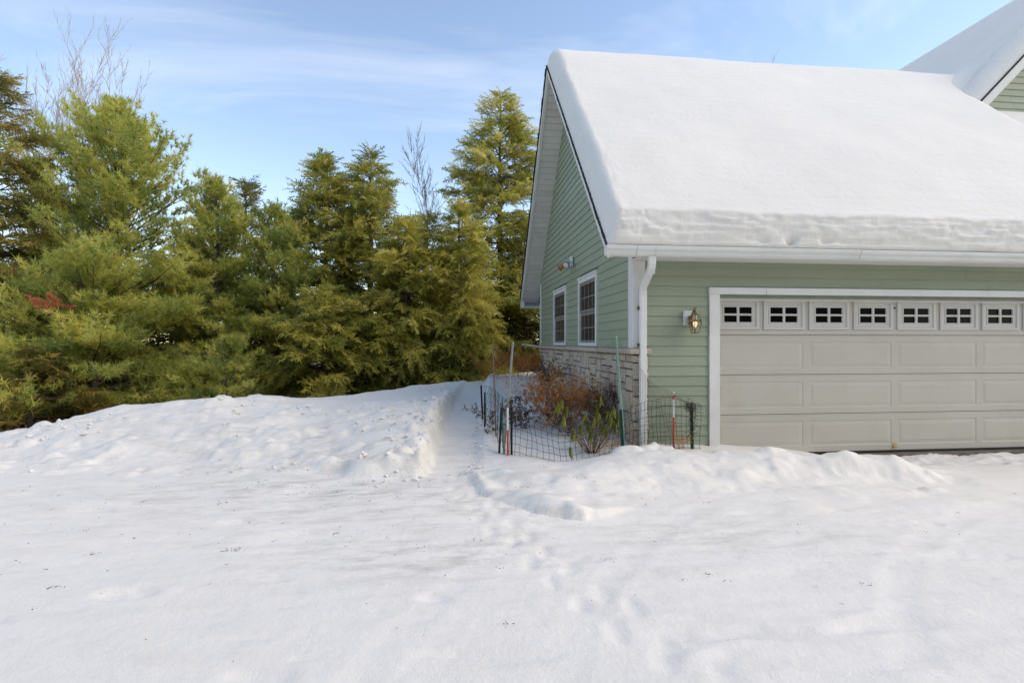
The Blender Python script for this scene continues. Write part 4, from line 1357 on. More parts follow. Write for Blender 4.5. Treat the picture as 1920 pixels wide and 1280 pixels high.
def clod(c, r_, root, g):
    m = MB(); n = 9; prof = ((0.15, -0.35), (0.75, -0.30), (1.0, -0.05), (0.8, 0.22), (0.35, 0.38))
    V = []
    for q, (pr_, h) in enumerate(prof):
        for j in range(n):
            a = 2 * PI * j / n
            k = pr_ * r_ * g.uniform(0.75, 1.25)
            V.append((c[0] + k * math.cos(a) * 1.5, c[1] + k * math.sin(a), c[2] + h * r_ * g.uniform(0.8, 1.2)))
    F = [tuple(range(n))[::-1], tuple(range((len(prof) - 1) * n, len(prof) * n))]
    for q in range(len(prof) - 1):
        for j in range(n):
            F.append((q * n + j, q * n + (j + 1) % n, (q + 1) * n + (j + 1) % n, (q + 1) * n + j))
    put('snow_clod', V, F, MAT['clean_snow'], root, smooth=True)

def top_at(py, v):
    return CAMH + (642 - py) / 1000.0 * v

G1 = 'evergreens along the edge of the yard'
def tree(name, label, kind, px, v, top, halfpx, mat, seed, **kw):
    x, y = spot(px, v)
    bz = floor_z(x, y) - 0.05
    return conifer(name, label, kind, x, y, top_at(top + 22, v) - bz, 1.07 * halfpx / 1000.0 * v, mat, seed, group=G1, **kw)

# left edge
tree('spruce_tree', 'tall thin golden brown spruce cut off by the left edge of the photo', 'spruce', -5, 13.0, 125, 125, 'spruce_needles', 101, dens=1.0, h0=0.10, tint0=0.48, shape=0.51, droop=0.35, snow=3, dead=0.35)
pine_r, pine_s = tree('white_pine', 'broad tallest white pine on the left, below the two birch tops', 'pine', 222, 15.0, 185, 225, 'pine_needles', 102, dens=1.0, tint0=0.55, shape=0.50, droop=0.2, lift=0.15, snow=3)
tree('white_pine', 'second white pine with an upright tip, right of the broad tallest one', 'pine', 405, 15.4, 330, 105, 'pine_needles', 103, dens=1.1, tint0=0.55, shape=0.44, droop=0.2, lift=0.2)
tree('white_pine', 'low bushy white pine spreading in front of the broad pine, with the rust coloured bough', 'pine', 175, 12.4, 470, 185, 'pine_needles', 104, dens=1.1, h0=0.13, tint0=0.48, shape=0.42, droop=0.2, lift=0.05, snow=2)
tree('white_pine', 'small young white pine at the foot of the pines, just above the snow bank', 'pine', 425, 12.0, 630, 85, 'pine_needles', 105, dens=1.1, tint0=0.42, shape=0.48, scale=1.2)
tree('white_pine', 'white pine with blue green foliage between the pines and the hemlocks', 'pine', 515, 15.6, 380, 95, 'pine_needles', 106, dens=1.1, tint0=0.38, shape=0.41, droop=0.2)
tree('spruce_tree', 'narrow dark pointed spruce top rising behind the pines, left of the hemlocks', 'spruce', 460, 18.5, 320, 55, 'spruce_needles', 107, dens=0.9, tint0=0.4, shape=0.54)
# middle row of hemlocks
tree('hemlock_tree', 'leftmost round topped hemlock of the middle clump', 'hemlock', 612, 17.6, 275, 108, 'hemlock_needles', 108, dens=1.1, tint0=0.5, shape=0.39, snow=1)
tree('hemlock_tree', 'hemlock with a feathery pointed top in the middle of the clump', 'hemlock', 695, 17.2, 270, 100, 'hemlock_needles', 109, dens=1.1, tint0=0.48, shape=0.45, snow=1)
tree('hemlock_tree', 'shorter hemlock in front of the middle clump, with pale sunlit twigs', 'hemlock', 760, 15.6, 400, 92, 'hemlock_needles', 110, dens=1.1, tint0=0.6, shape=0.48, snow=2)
tree('hemlock_tree', 'young golden green hemlock in front of the tallest hemlock', 'hemlock', 862, 15.8, 365, 82, 'hemlock_needles', 111, dens=1.15, tint0=0.66, shape=0.49, snow=4)
tree('hemlock_tree', 'low hemlock filling the foot of the clump next to the blue green pine', 'hemlock', 610, 14.2, 520, 110, 'hemlock_needles', 112, dens=1.1, tint0=0.5, shape=0.46, snow=3)
tree('hemlock_tree', 'tallest hemlock, right beside the house gable', 'hemlock', 938, 21.0, 155, 138, 'hemlock_needles', 113, dens=0.9, tint0=0.58, shape=0.42, droop=0.3, snow=1)
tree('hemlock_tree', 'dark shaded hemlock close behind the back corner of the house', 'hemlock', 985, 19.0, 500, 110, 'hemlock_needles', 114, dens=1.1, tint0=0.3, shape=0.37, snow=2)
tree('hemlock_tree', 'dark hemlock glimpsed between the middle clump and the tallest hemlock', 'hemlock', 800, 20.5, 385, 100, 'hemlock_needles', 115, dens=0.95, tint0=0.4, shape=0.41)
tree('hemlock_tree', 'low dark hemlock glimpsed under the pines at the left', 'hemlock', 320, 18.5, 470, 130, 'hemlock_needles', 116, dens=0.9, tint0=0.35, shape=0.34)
tree('spruce_tree', 'low golden spruce with bare brown lower boughs at the far left of the bank', 'spruce', 55, 11.2, 640, 120, 'spruce_needles', 117, dens=0.9, h0=0.10, tint0=0.70, shape=0.34, droop=0.5, dead=0.5, snow=2)
tree('hemlock_tree', 'low hemlock bough mass between spruce and broad pine at the left', 'hemlock', 95, 17.0, 430, 120, 'hemlock_needles', 118, dens=0.9, h0=0.12, tint0=0.5, shape=0.37, snow=2)

# one dead, rust-red bough on the low pine
gq = np.random.default_rng(9)
cx, cy = spot(92, 11.0)
cz = CAMH + (642 - 570) / 1000 * 11.0
SPp = np.array([cx, cy, cz]) + gq.normal(0, 1, (26, 3)) * np.array([0.13, 0.10, 0.07])
SDp = np.stack([gq.normal(0, 1, 26), gq.normal(-0.6, 0.6, 26), gq.normal(0.1, 0.4, 26)], -1)
Fp = rot_from(SDp, gq.uniform(0, 6, 26)) * 0.55
VV = np.concatenate([np.einsum('ij,tkj->tki', Fp[i], PROTO['pine'][i % 6]) + SPp[i] for i in range(26)])
rust = put_tris('pine_bough', VV, MAT['rust_needles'], None, base=(cx, cy, cz), tint=gq.uniform(0, 1, len(VV)))
tag(rust, 'dead rust red pine bough hanging in the green foliage at the left', 'branch')

# bare birches: several upright leaders that fork
def bare_tree(name, label, px, v, top, spread, mat, seed, stems=3, h_from=0.0, fine=1.0):
    g = np.random.default_rng(seed)
    x, y = spot(px, v)
    bz = floor_z(x, y) - 0.1
    H = top_at(top, v) - bz
    root = thing(name, label, 'tree', (x, y, bz), 'leafless trees behind the evergreens')
    TA, TB, T0, T1 = [], [], [], []
    BA, BB, B0, B1 = [], [], [], []
    def grow(p, d, ln, r_, lev):
        n = 6 if lev == 0 else 4
        q = p.copy(); dd = d.copy()
        for k in range(n):
            dd = dd + g.normal(0, 0.05 + 0.03 * lev, 3); dd[2] += 0.03 + 0.02 * lev; dd /= np.linalg.norm(dd)
            q2 = q + dd * ln / n
            ra, rb = r_ * (1 - k / n * 0.75), r_ * (1 - (k + 1) / n * 0.75)
            if lev == 0: TA.append(q); TB.append(q2); T0.append(ra); T1.append(rb)
            else: BA.append(q); BB.append(q2); B0.append(ra); B1.append(rb)
            if lev < 3 and (lev > 0 or k >= 2):
                for _ in range(int(g.integers(1, 3) + (2 if lev == 0 else 1 if lev == 1 else 0))):
                    a = g.uniform(0, 2 * PI); sp = g.uniform(0.25, 0.6)
                    nd = dd + np.array([math.cos(a), math.sin(a), 0.15]) * sp
                    nd /= np.linalg.norm(nd)
                    grow(q + (q2 - q) * g.uniform(0.2, 1), nd, ln * g.uniform(0.28, 0.48) * (1 - 0.3 * k / n), max(rb * 0.55, 0.009), lev + 1)
            q = q2
    for s in range(stems):
        a = g.uniform(0, 2 * PI)
        d = np.array([math.cos(a) * spread, math.sin(a) * spread, 1.0]); d /= np.linalg.norm(d)
        grow(np.array([x, y, bz]) + 0.1 * np.array([math.cos(a), math.sin(a), 0]), d, H * g.uniform(0.86, 0.97), 0.010 * H * 0.7, 0)
    def mk(nm, a, b, c, d_):
        put_tris(nm, strips(np.array(a), np.array(b), np.array(c)[:, None], np.array(d_)[:, None]), MAT[mat], root)
    mk('trunk', TA, TB, T0, T1); mk('branches', BA, BB, B0, B1)
bare_tree('birch_tree', 'leafless birch top, the left one of two above the broad pine', 84, 25.0, 190, 0.025, 'birch_bark', 201, 3)
bare_tree('birch_tree', 'leafless birch top, the right one of two above the broad pine', 172, 25.0, 180, 0.02, 'birch_bark', 202, 3)
bare_tree('bare_tree', 'leafless grey tree leaning up between the middle hemlocks and the tallest hemlock', 772, 23.0, 290, 0.05, 'grey_bark', 203, 1)
bare_tree('bare_tree', 'tip of a leafless tree just showing over the snowy garage ridge', 1478, 34.0, 250, 0.02, 'grey_bark', 204, 1)

# undergrowth: dead fronds, twigs and low boughs along the edge of the wood
g = np.random.default_rng(31)
VV, TT = [], []
for i in range(1600):
    px = g.uniform(-120, 560) if g.random() < 0.75 else g.uniform(500, 980)
    v = g.uniform(9.6, 13.5) if px < 480 else g.uniform(13.5, 17.5)
    x, y = spot(px, v)
    zz = floor_z(x, y) + g.uniform(0, 0.25)
    Pp = PROTO['spruce'][i % 5]
    a = g.uniform(0, 2 * PI)
    F = rot_from(np.array([[math.cos(a), math.sin(a), g.uniform(-0.1, 0.7)]]), g.uniform(0, 6, 1))[0] * g.uniform(0.8, 1.7)
    VV.append(np.einsum('ij,tkj->tki', F, Pp) + np.array([x, y, zz]))
    TT.append(np.full(len(Pp), g.uniform(0, 1)))
ug = put_tris('undergrowth', np.concatenate(VV), MAT['brush_blades'], None, base=(-6, 12, -0.6), tint=np.concatenate(TT))
tag(ug, 'golden brown brush and fallen boughs under the edge of the wood', 'undergrowth', kind='stuff')


# unseen crown copies added behind the viewpoint to dim the front wall's share of sky
added_woods = bpy.data.objects.new('added_woodland', None); COL.objects.link(added_woods)
added_woods.location = (0, -14, -0.5); ROOTLOC[added_woods] = np.array((0, -14, -0.5))
tag(added_woods, 'unseen evergreens added behind the viewpoint to keep sky light off the front wall', 'added_woodland', kind='stuff')
src = [o for o in COL.objects if o.type == 'MESH' and o.name.startswith('crown')]
gw_ = np.random.default_rng(3)
for k in range(16):
    sc = src[[1, 7, 8, 12][k % 4]]
    c = sc.copy(); COL.objects.link(c); c.parent = added_woods
    c.name = 'crown'
    c.location = (-24 + 3.1 * k, gw_.uniform(-3, 2) - 4 * (k > 11), 0)
    c.rotation_euler = (0, 0, gw_.uniform(0, 6.28))
    f_ = gw_.uniform(1.1, 1.5)
    c.scale = (f_ * 1.2, f_ * 1.2, f_)

# ------------------------------------------------------------------ lamps on the walls
LX, LY, LZ = 3.085, YW - 0.175, 1.615
lan = thing('wall_lantern', 'brass and glass carriage lantern with a lit bulb beside the garage door', 'lantern', (LX, YW, LZ))
MB().bevbox(2.995, 3.18, YW - 0.040, YW - 0.010, 1.735, 1.925, 0.006).build('mounting_block', MAT['white_trim'], lan)
a = MB()
a.lathe((LX, YW - 0.055, 1.80), [(0.0, -0.06), (0.035, -0.055), (0.035, 0.055), (0.0, 0.06)], 10)
a.tube([(LX, YW - 0.05, 1.78), (LX, YW - 0.09, 1.86), (LX, YW - 0.13, 1.925), (LX, LY, 1.945), (LX, LY, 1.92)], [0.010, 0.010, 0.009, 0.008, 0.008], 8)
a.tube([(LX, YW - 0.05, 1.77), (LX, YW - 0.085, 1.71), (LX, YW - 0.10, 1.675), (LX, YW - 0.085, 1.66)], [0.010, 0.009, 0.007, 0.005], 8)
a.build('arm', MAT['brass'], lan, smooth=True)
a = MB()
a.lathe((LX, LY, 0), [(0.0, 1.918), (0.012, 1.915), (0.016, 1.905), (0.030, 1.900), (0.048, 1.885), (0.052, 1.868), (0.044, 1.862)], 16)
for k in range(8):
    t0 = 2 * PI * k / 8
    pass
a.tube([(LX + 0.016 * math.cos(q), LY, 1.945 + 0.018 * math.sin(q)) for q in np.linspace(0, 2 * PI, 13)], 0.0045, 6)
a.build('cap', MAT['brass'], lan, smooth=True)
a = MB()
a.lathe((LX, LY, 0), [(0.083, 1.775), (0.094, 1.782), (0.094, 1.795), (0.083, 1.800)], 6)
for k in range(6):
    q = 2 * PI * k / 6; cq, sq = math.cos(q), math.sin(q)
    a.tube([(LX + 0.046 * cq, LY + 0.046 * sq, 1.864), (LX + 0.062 * cq, LY + 0.062 * sq, 1.84), (LX + 0.086 * cq, LY + 0.086 * sq, 1.79), (LX + 0.082 * cq, LY + 0.082 * sq, 1.73), (LX + 0.062 * cq, LY + 0.062 * sq, 1.66), (LX + 0.046 * cq, LY + 0.046 * sq, 1.632)], 0.0042, 5)
a.lathe((LX, LY, 0), [(0.050, 1.624), (0.050, 1.633), (0.020, 1.636), (0.020, 1.624)], 6)
a.tube([(LX, LY, 1.63), (LX, LY, 1.70)], 0.014, 8)
a.build('cage', MAT['brass'], lan)
a = MB()
V = []
for r_, h in ((0.044, 1.862), (0.060, 1.84), (0.083, 1.798), (0.083, 1.778), (0.079, 1.73), (0.060, 1.66), (0.045, 1.634)):
    for k in range(6):
        q = 2 * PI * k / 6
        V.append((LX + r_ * math.cos(q), LY + r_ * math.sin(q), h))
F = [(i * 6 + k, i * 6 + (k + 1) % 6, i * 6 + 6 + (k + 1) % 6, i * 6 + 6 + k) for i in range(6) for k in range(6)]
a.add(V, F).build('glass', MAT['lantern_glass'], lan)
a = MB(); a.lathe((LX, LY, 1.70), [(0.010, 0.0), (0.016, 0.015), (0.027, 0.042), (0.030, 0.060), (0.022, 0.082), (0.006, 0.091)], 12)
a.build('bulb', MAT['bulb'], lan, smooth=True)

# twin floodlight on the gable
FY_, FZ_ = 10.12, 3.03
fl = thing('flood_light', 'white twin floodlight with one amber bulb high on the gable', 'floodlight', (XG, FY_, FZ_))
a = MB(); a.bevbox(XG - 0.055, XG - 0.010, FY_ - 0.07, FY_ + 0.07, FZ_ - 0.04, FZ_ + 0.14, 0.008)
a.build('base_plate', MAT['white_metal'], fl)
def head(dirv, start, lens, nm):
    d = Vector(dirv).normalized(); s = Vector(start)
    m = MB(); m.tube([s, s + d * 0.05, s + d * 0.10], [0.018, 0.02, 0.02], 8)
    o = m.build('swivel_arm', MAT['white_metal'], fl)
    p = s + d * 0.09
    m = MB(); m.tube([p, p + d * 0.03, p + d * 0.08, p + d * 0.125, p + d * 0.14], [0.030, 0.036, 0.055, 0.068, 0.066], 18)
    m.build(nm, MAT[lens], fl, smooth=True)
    q = p + d * 0.136
    m = MB(); m.tube([q, q + d * 0.010], [0.0685, 0.0685], 18); m.build('rim', MAT['rubber_dark'], fl)
    m = MB(); m.tube([q + d * 0.009, q + d * 0.016, q + d * 0.020], [0.060, 0.050, 0.02], 18); m.build('lens', MAT['lens_glass' if lens != 'amber_glass' else 'amber_glass'], fl, smooth=True)
head((-0.52, -0.72, -0.42), (XG - 0.06, FY_ - 0.03, FZ_ + 0.04), 'white_metal', 'lamp_housing')
head((-0.80, 0.30, -0.45), (XG - 0.06, FY_ + 0.04, FZ_ + 0.04), 'amber_glass', 'lamp_housing')

pole_ = MB().tube([(XG - 0.02, YB + 0.06, 1.40), (XG - 0.50, YB + 0.08, 1.462)], 0.022, 8).build('pole', MAT['pvc'], None, base=(XG - 0.02, YB + 0.06, 1.40))
tag(pole_, 'short white pole sticking out at the back corner of the stone base', 'pole')

# ------------------------------------------------------------------ garden fence
def hit(px, py, lo=3.0, hi=16.0):
    """where the photograph's ray meets the snow"""
    best = None
    v = lo
    while v < hi:
        x, y = spot(px, v)
        if CAMH - (py - 642) / 1000.0 * v <= zat(x, y):
            return x, y, zat(x, y), v
        v += 0.02
    return None
def lift(px, py, v):
    x, y = spot(px, v)
    return np.array([x, y, CAMH - (py - 642) / 1000.0 * v])

V_C, V_A, V_B, V_G, V_W = 6.55, 8.2, 7.3, 6.30, 6.72
def post(name, label, cat, mat, p0, p1, r_, group=None, n=8, bury=0.15):
    p0 = np.array(p0); p1 = np.array(p1)
    d = (p1 - p0) / np.linalg.norm(p1 - p0)
    m = MB().tube([p0 - d * bury, (p0 + p1) / 2, p1 - d * 0.01, p1], [r_, r_, r_, r_ * 0.75], n)
    o = m.build(name, MAT[mat], None, base=tuple(p0))
    return tag(o, label, cat, group)
def tpost(label, p0, p1, mat='green_post', w=0.034, group=None):
    """U-channel steel post with a few fixing lugs"""
    p0 = np.array(p0); p1 = np.array(p1); d = (p1 - p0)
    m = MB()
    for ox, oy, sx_, sy_ in ((0, 0, w, 0.006), (-w / 2 + 0.003, -0.010, 0.006, 0.014), (w / 2 - 0.003, -0.010, 0.006, 0.014)):
        c0 = p0 - d * 0.25 + np.array([ox, oy, 0]); c1 = p1 + np.array([ox, oy, 0])
        m.hexa([tuple(c0 + np.array([a_ * sx_ / 2, b_ * sy_ / 2, 0])) for a_, b_ in ((-1, -1), (1, -1), (1, 1), (-1, 1))] + [tuple(c1 + np.array([a_ * sx_ / 2, b_ * sy_ / 2, 0])) for a_, b_ in ((-1, -1), (1, -1), (1, 1), (-1, 1))])
    for k in range(5):
        c = p0 + d * (0.15 + 0.18 * k)
        m.box(c[0] - 0.006, c[0] + 0.006, c[1] - 0.024, c[1] - 0.0035, c[2], c[2] + 0.014)
    o = m.build('fence_post', MAT[mat], None, base=tuple(p0))
    return tag(o, label, 'post', group)
PG_ = 'posts of the garden fence'
tpost('short dark green steel post under the tall pale green stake', lift(1167, 845, V_G), lift(1163, 768, V_G), group=PG_)
post('stake', 'tall leaning pale green stake in front of the stone corner', 'stake', 'pale_green_stake', lift(1171, 840, V_G + 0.05), lift(1155, 630, V_G + 0.05), 0.014)
post('stake', 'tall leaning grey stake at the front left corner of the fence', 'stake', 'grey_stake', lift(945, 842, V_C + 0.04), lift(962, 640, V_C + 0.04), 0.014)
tpost('short black post right of the striped marker at the fence corner', lift(959, 843, V_C + 0.02), lift(959, 763, V_C + 0.02), 'black_post', 0.026, PG_)
tpost('short teal black post left of the striped marker at the fence corner', lift(936, 846, V_C + 0.10), lift(940, 764, V_C + 0.10), 'green_post', 0.026, PG_)
post('rod', 'thin brown rod standing behind the tall grey stake', 'rod', 'brown_stake', lift(930, 815, V_B), lift(924, 645, V_B), 0.009)
tpost('dark post holding the back left end of the fence', lift(905, 790, V_A), lift(902, 722, V_A), 'black_post', 0.028, PG_)
tpost('dark post just in front of the back left end of the fence', lift(909, 800, V_A - 0.5), lift(909, 735, V_A - 0.5), 'black_post', 0.024, PG_)
tpost('short dark green post against the siding, under the coiled netting', lift(1297, 832, V_W), lift(1296, 768, V_W), group=PG_)

def marker(label, px, ybase, segs, v, r_=0.012):
    b0 = lift(px, ybase, v)
    root = thing('driveway_marker', label, 'marker', tuple(b0), 'red and white snow markers')
    for nm, ya, yb, mat in segs:
        a_, b_ = lift(px, ya, v), lift(px, yb, v)
        a_[:2] = b0[:2]; b_[:2] = b0[:2]
        MB().tube([a_, b_], r_ if 'band' not in nm else r_ * 1.12, 10).build(nm, MAT[mat], root)
    return root
marker('red and white marker at the front left corner of the fence', 952, 850, (('lower_tube', 870, 806, 'marker_red'), ('upper_tube', 806, 764, 'marker_white'), ('tip_band', 764, 753, 'brown_stake')), V_C - 0.05)
marker('red and white marker standing against the siding near the coiled netting', 1263, 830, (('lower_tube', 850, 782, 'marker_red'), ('upper_tube', 782, 734, 'marker_white'), ('reflector_band', 748, 741, 'marker_red')), V_W - 0.02)

# welded wire mesh: a run of upright and level wires with kinks
fence = thing('wire_fence', 'dark green wire mesh fence sagging round the shrub bed', 'fence', tuple(lift(948, 848, V_C)))
run = [lift(903, 792, V_A), lift(912, 803, V_A - 0.45), lift(928, 818, V_B), lift(948, 849, V_C), lift(1000, 860, 6.42), lift(1060, 868, 6.32), lift(1115, 858, 6.28), lift(1166, 846, V_G), lift(1205, 834, 6.42), lift(1262, 832, V_W - 0.02), lift(1300, 830, V_W), lift(1318, 832, V_W - 0.05)]
run = np.array(run)
seg = np.r_[0, np.cumsum(np.hypot(*(np.diff(run[:, :2], axis=0).T)))]
gf = np.random.default_rng(8)
hts = np.interp(seg, [0, seg[3], seg[5], seg[7], seg[9], seg[11]], [0.58, 0.55, 0.52, 0.47, 0.58, 0.45])
# the front stretch between the corner and the mound has slumped
def fpt(s, h):
    b = np.array([np.interp(s, seg, run[:, k]) for k in range(3)])
    H_ = np.interp(s, seg, hts)
    sag = 0.10 * math.exp(-((s - seg[5]) / 0.45) ** 2) * h
    wob = 0.018 * math.sin(s * 9 + h * 4) + 0.012 * math.sin(s * 23 + h * 9)
    lean_ = 0.10 * h * math.sin(s * 1.7 + 0.6)
    tx = np.interp(s + 0.05, seg, run[:, 0]) - np.interp(s - 0.05, seg, run[:, 0]); ty = np.interp(s + 0.05, seg, run[:, 1]) - np.interp(s - 0.05, seg, run[:, 1])
    l_ = math.hypot(tx, ty) + 1e-6
    nx_, ny_ = -ty / l_, tx / l_
    return b + np.array([nx_ * (wob + lean_), ny_ * (wob + lean_), -0.15 + h * (H_ + 0.15) - sag])
A, B = [], []
LT = seg[-1]
s = 0.0
while s < LT:
    j = gf.normal(0, 0.004)
    prev = None
    for h in np.linspace(0, 1, 8):
        q = fpt(s + j + 0.010 * math.sin(h * 7 + s * 5), h)
        if prev is not None: A.append(prev); B.append(q)
        prev = q
    s += 0.068
for h in np.linspace(0.0, 1, 8):
    ss = np.arange(0, LT, 0.05)
    pts = [fpt(q, h + 0.008 * math.sin(q * 31)) for q in ss]
    A += pts[:-1]; B += pts[1:]
put_tris('wire_mesh', strips(np.array(A), np.array(B), 0.0027, 0.0027), MAT['wire_green'], fence)

# fine bird netting hung from the tall stake to the marker, rest of it bundled on the short post
net = thing('bird_netting', 'fine black netting slung from the pale green stake to the red marker', 'netting', tuple(lift(1165, 840, V_G)))
def net_panel(c00, c10, c11, c01, nu, nv, sag=0.05):
    A, B = [], []
    def q(a_, b_):
        p = (np.array(c00) * (1 - a_) * (1 - b_) + np.array(c10) * a_ * (1 - b_) + np.array(c11) * a_ * b_ + np.array(c01) * (1 - a_) * b_)
        p = p + np.array([0.02 * math.sin(9 * a_ + 5 * b_), -0.03 * math.sin(PI * a_) * math.sin(PI * b_), -sag * math.sin(PI * a_) * b_])
        return p
    for i in range(nu + 1):
        P_ = [q(i / nu + 0.006 * math.sin(k * 2.1 + i), k / 14) for k in range(15)]
        A += P_[:-1]; B += P_[1:]
    for k in range(nv + 1):
        P_ = [q(i / 14, k / nv + 0.006 * math.sin(i * 1.7 + k)) for i in range(15)]
        A += P_[:-1]; B += P_[1:]
    return A, B
A1, B1 = net_panel(lift(1166, 838, V_G), lift(1262, 830, V_W - 0.04), lift(1263, 738, V_W - 0.04), lift(1157, 634, V_G), 36, 32, 0.10)
A2, B2 = net_panel(lift(1125, 668, 7.2), lift(1160, 660, V_G + 0.02), lift(1156, 633, V_G + 0.02), lift(1118, 652, 7.2), 12, 9, 0.03)
A3, B3 = net_panel(lift(1263, 742, V_W - 0.04), lift(1290, 760, V_W - 0.02), lift(1288, 752, V_W - 0.02), lift(1263, 736, V_W - 0.04), 8, 4, 0.02)
put_tris('net_panel', strips(np.array(A1 + A2 + A3), np.array(B1 + B2 + B3), 0.0009, 0.0009), MAT['net_black'], net)
bun = []
cb = lift(1295, 762, V_W - 0.05)
A, B = [], []
for k in range(40):
    c = cb + gf.normal(0, 1, 3) * np.array([0.03, 0.025, 0.022])
    ax1 = gf.normal(0, 1, 3); ax1 /= np.linalg.norm(ax1); ax2 = np.cross(ax1, gf.normal(0, 1, 3)); ax2 /= np.linalg.norm(ax2)
    rr = gf.uniform(0.025, 0.075)
    P_ = [c + rr * (ax1 * math.cos(t) * 1.2 + ax2 * math.sin(t) * 0.8) for t in np.linspace(0, 5.6, 12)]
    A += P_[:-1]; B += P_[1:]
for k in range(14):
    P_ = [cb + np.array([gf.normal(0, 0.03), gf.normal(0, 0.03), 0]) + np.array([0.02 * math.sin(q * 5 + k) + q * gf.uniform(-0.05, 0.10), 0, -q * 0.40]) for q in np.linspace(0, 1, 8)]
    A += P_[:-1]; B += P_[1:]
put_tris('net_bundle', strips(np.array(A), np.array(B), 0.0016, 0.0016), MAT['net_black'], net)

# ------------------------------------------------------------------ shrubs
def shrub(name, label, px, v, half, height, n, mats, seed, leaves=0, leafmat='dry_leaf', rr=0.0035, base_half=0.12, zoff=0.0, depth=None):
    g = np.random.default_rng(seed)
    x, y = spot(px, v)
    z0 = zat(x, y) + zoff
    root = thing(name, label, 'shrub', (x, y, z0))
    A = [[] for _ in mats]; B = [[] for _ in mats]; r0 = [[] for _ in mats]; r1 = [[] for _ in mats]
    LV = []
    def grow(p, d, ln, r_, lev, mi):
        q = p; dd = d
        for k in range(4):
            dd = dd + g.normal(0, 0.16, 3); dd[2] += 0.03; dd = dd / np.linalg.norm(dd)
            q2 = q + dd * ln / 4
            A[mi].append(q); B[mi].append(q2); r0[mi].append(r_ * (1 - 0.2 * k)); r1[mi].append(r_ * (1 - 0.2 * (k + 1)) + 0.0004)
            if lev < 2 and (k > 0 or lev > 0):
                for _ in range(2 if lev == 0 else int(g.integers(1, 3))):
                    nd = dd + g.normal(0, 0.6, 3); nd /= np.linalg.norm(nd)
                    grow(q2, nd, ln * g.uniform(0.3, 0.55), r_ * 0.6, lev + 1, mi)
            if leaves and lev > 0 and g.random() < leaves:
                for _ in range(int(g.integers(2, 5))):
                    d_ = g.normal(0, 1, 3); d_[2] -= 0.3; d_ = d_ / np.linalg.norm(d_) * g.uniform(0.035, 0.065)
                    LV.append(blade(q2, d_, 0.014, g.normal(0, 1, 3), g))
            q = q2
    for i in range(n):
        a_ = g.uniform(0, 2 * PI); rad = math.sqrt(g.uniform(0, 1))
        out = np.array([math.cos(a_) * rad * half, math.sin(a_) * rad * (depth or half * 0.8), height * g.uniform(0.6, 1.0) * (1 - 0.25 * rad)])
        st = np.array([x + math.cos(a_) * rad * base_half, y + math.sin(a_) * rad * base_half, z0 - 0.08])
        out[2] += 0.08
        ln = np.linalg.norm(out)
        grow(st, out / ln, ln * 0.85, rr * g.uniform(0.7, 1.3), 0, int(g.integers(0, len(mats))))
    for i, mt in enumerate(mats):
        o = put_tris('stems', strips(np.array(A[i]), np.array(B[i]), np.array(r0[i])[:, None], np.array(r1[i])[:, None]), MAT[mt], root)
        o['kind'] = 'stuff'
    if LV:
        o = put_tris('withered_leaves', np.array(LV), MAT[leafmat], root); o['kind'] = 'stuff'
    return root
shrub('twiggy_shrub', 'rust orange leafless shrub thick with twigs in the fenced bed', 1050, 7.9, 0.52, 0.80, 60, ['red_twig', 'red_twig', 'tan_twig'], 301, leaves=0.12, leafmat='red_twig', rr=0.0038, base_half=0.2)
shrub('twiggy_shrub', 'dark twiggy shrub with curled dry leaves between orange shrub and stone wall', 1135, 7.55, 0.36, 0.66, 10, ['twig_brown', 'tan_twig'], 302, leaves=0.5, rr=0.003)
shrub('twiggy_shrub', 'sparse dark shrub with narrow dry leaves at the left side of the fenced bed', 985, 7.45, 0.50, 0.55, 9, ['twig_brown'], 303, leaves=0.55, rr=0.003, base_half=0.25)
shrub('twiggy_shrub', 'brown shrub beyond the far corner of the house', 978, 14.2, 0.85, 0.80, 40, ['red_twig', 'tan_twig'], 304, leaves=0.2, leafmat='red_twig', rr=0.005, base_half=0.3)
shrub('twiggy_shrub', 'thin dark shrub growing up against the far end of the stone wall', 1028, 10.5, 0.35, 0.90, 7, ['twig_brown'], 305, leaves=0.5, rr=0.003)
shrub('twiggy_shrub', 'low tan twigs at the foot of the stone near the pale green stake', 1125, 6.75, 0.28, 0.30, 40, ['tan_twig'], 306, rr=0.0022, base_half=0.2, depth=0.12)
shrub('twiggy_shrub', 'few orange dead stalks by the siding behind the red marker', 1274, 6.72, 0.07, 0.26, 6, ['red_twig'], 307, rr=0.002, base_half=0.03, depth=0.03)

# rhododendron with drooping winter leaves
gr = np.random.default_rng(15)
rx, ry = spot(1112, 6.62)
rz = zat(rx, ry)
rho = thing('rhododendron', 'rhododendron with drooping yellow green leaves behind the wire mesh', 'shrub', (rx, ry, rz))
lv = []
LVm = bpy.data.meshes.new('leaf')
Lf, Wf = 0.13, 0.030
vv = [(0, 0, 0), (Wf * 0.42, 0.006, -Lf * 0.2), (Wf * 0.5, 0.008, -Lf * 0.5), (Wf * 0.3, 0.006, -Lf * 0.8), (0, -0.004, -Lf), (-Wf * 0.3, 0.006, -Lf * 0.8), (-Wf * 0.5, 0.008, -Lf * 0.5), (-Wf * 0.42, 0.006, -Lf * 0.2),
      (0, -0.002, -Lf * 0.2), (0, -0.003, -Lf * 0.5), (0, -0.004, -Lf * 0.8)]
ffc = [(0, 1, 8), (0, 8, 7), (1, 2, 9, 8), (7, 8, 9, 6), (2, 3, 10, 9), (6, 9, 10, 5), (3, 4, 10), (5, 10, 4)]
leafs = []
for q in range(4):
    me = bpy.data.meshes.new('leaf'); me.from_pydata(vv, [], ffc); me.materials.append(MAT['rhododendron_leaf'])
    at = me.attributes.new('tint', 'FLOAT', 'POINT'); at.data.foreach_set('value', np.full(len(vv), 0.1 + 0.27 * q, np.float32))
    leafs.append(me)
st = MB()
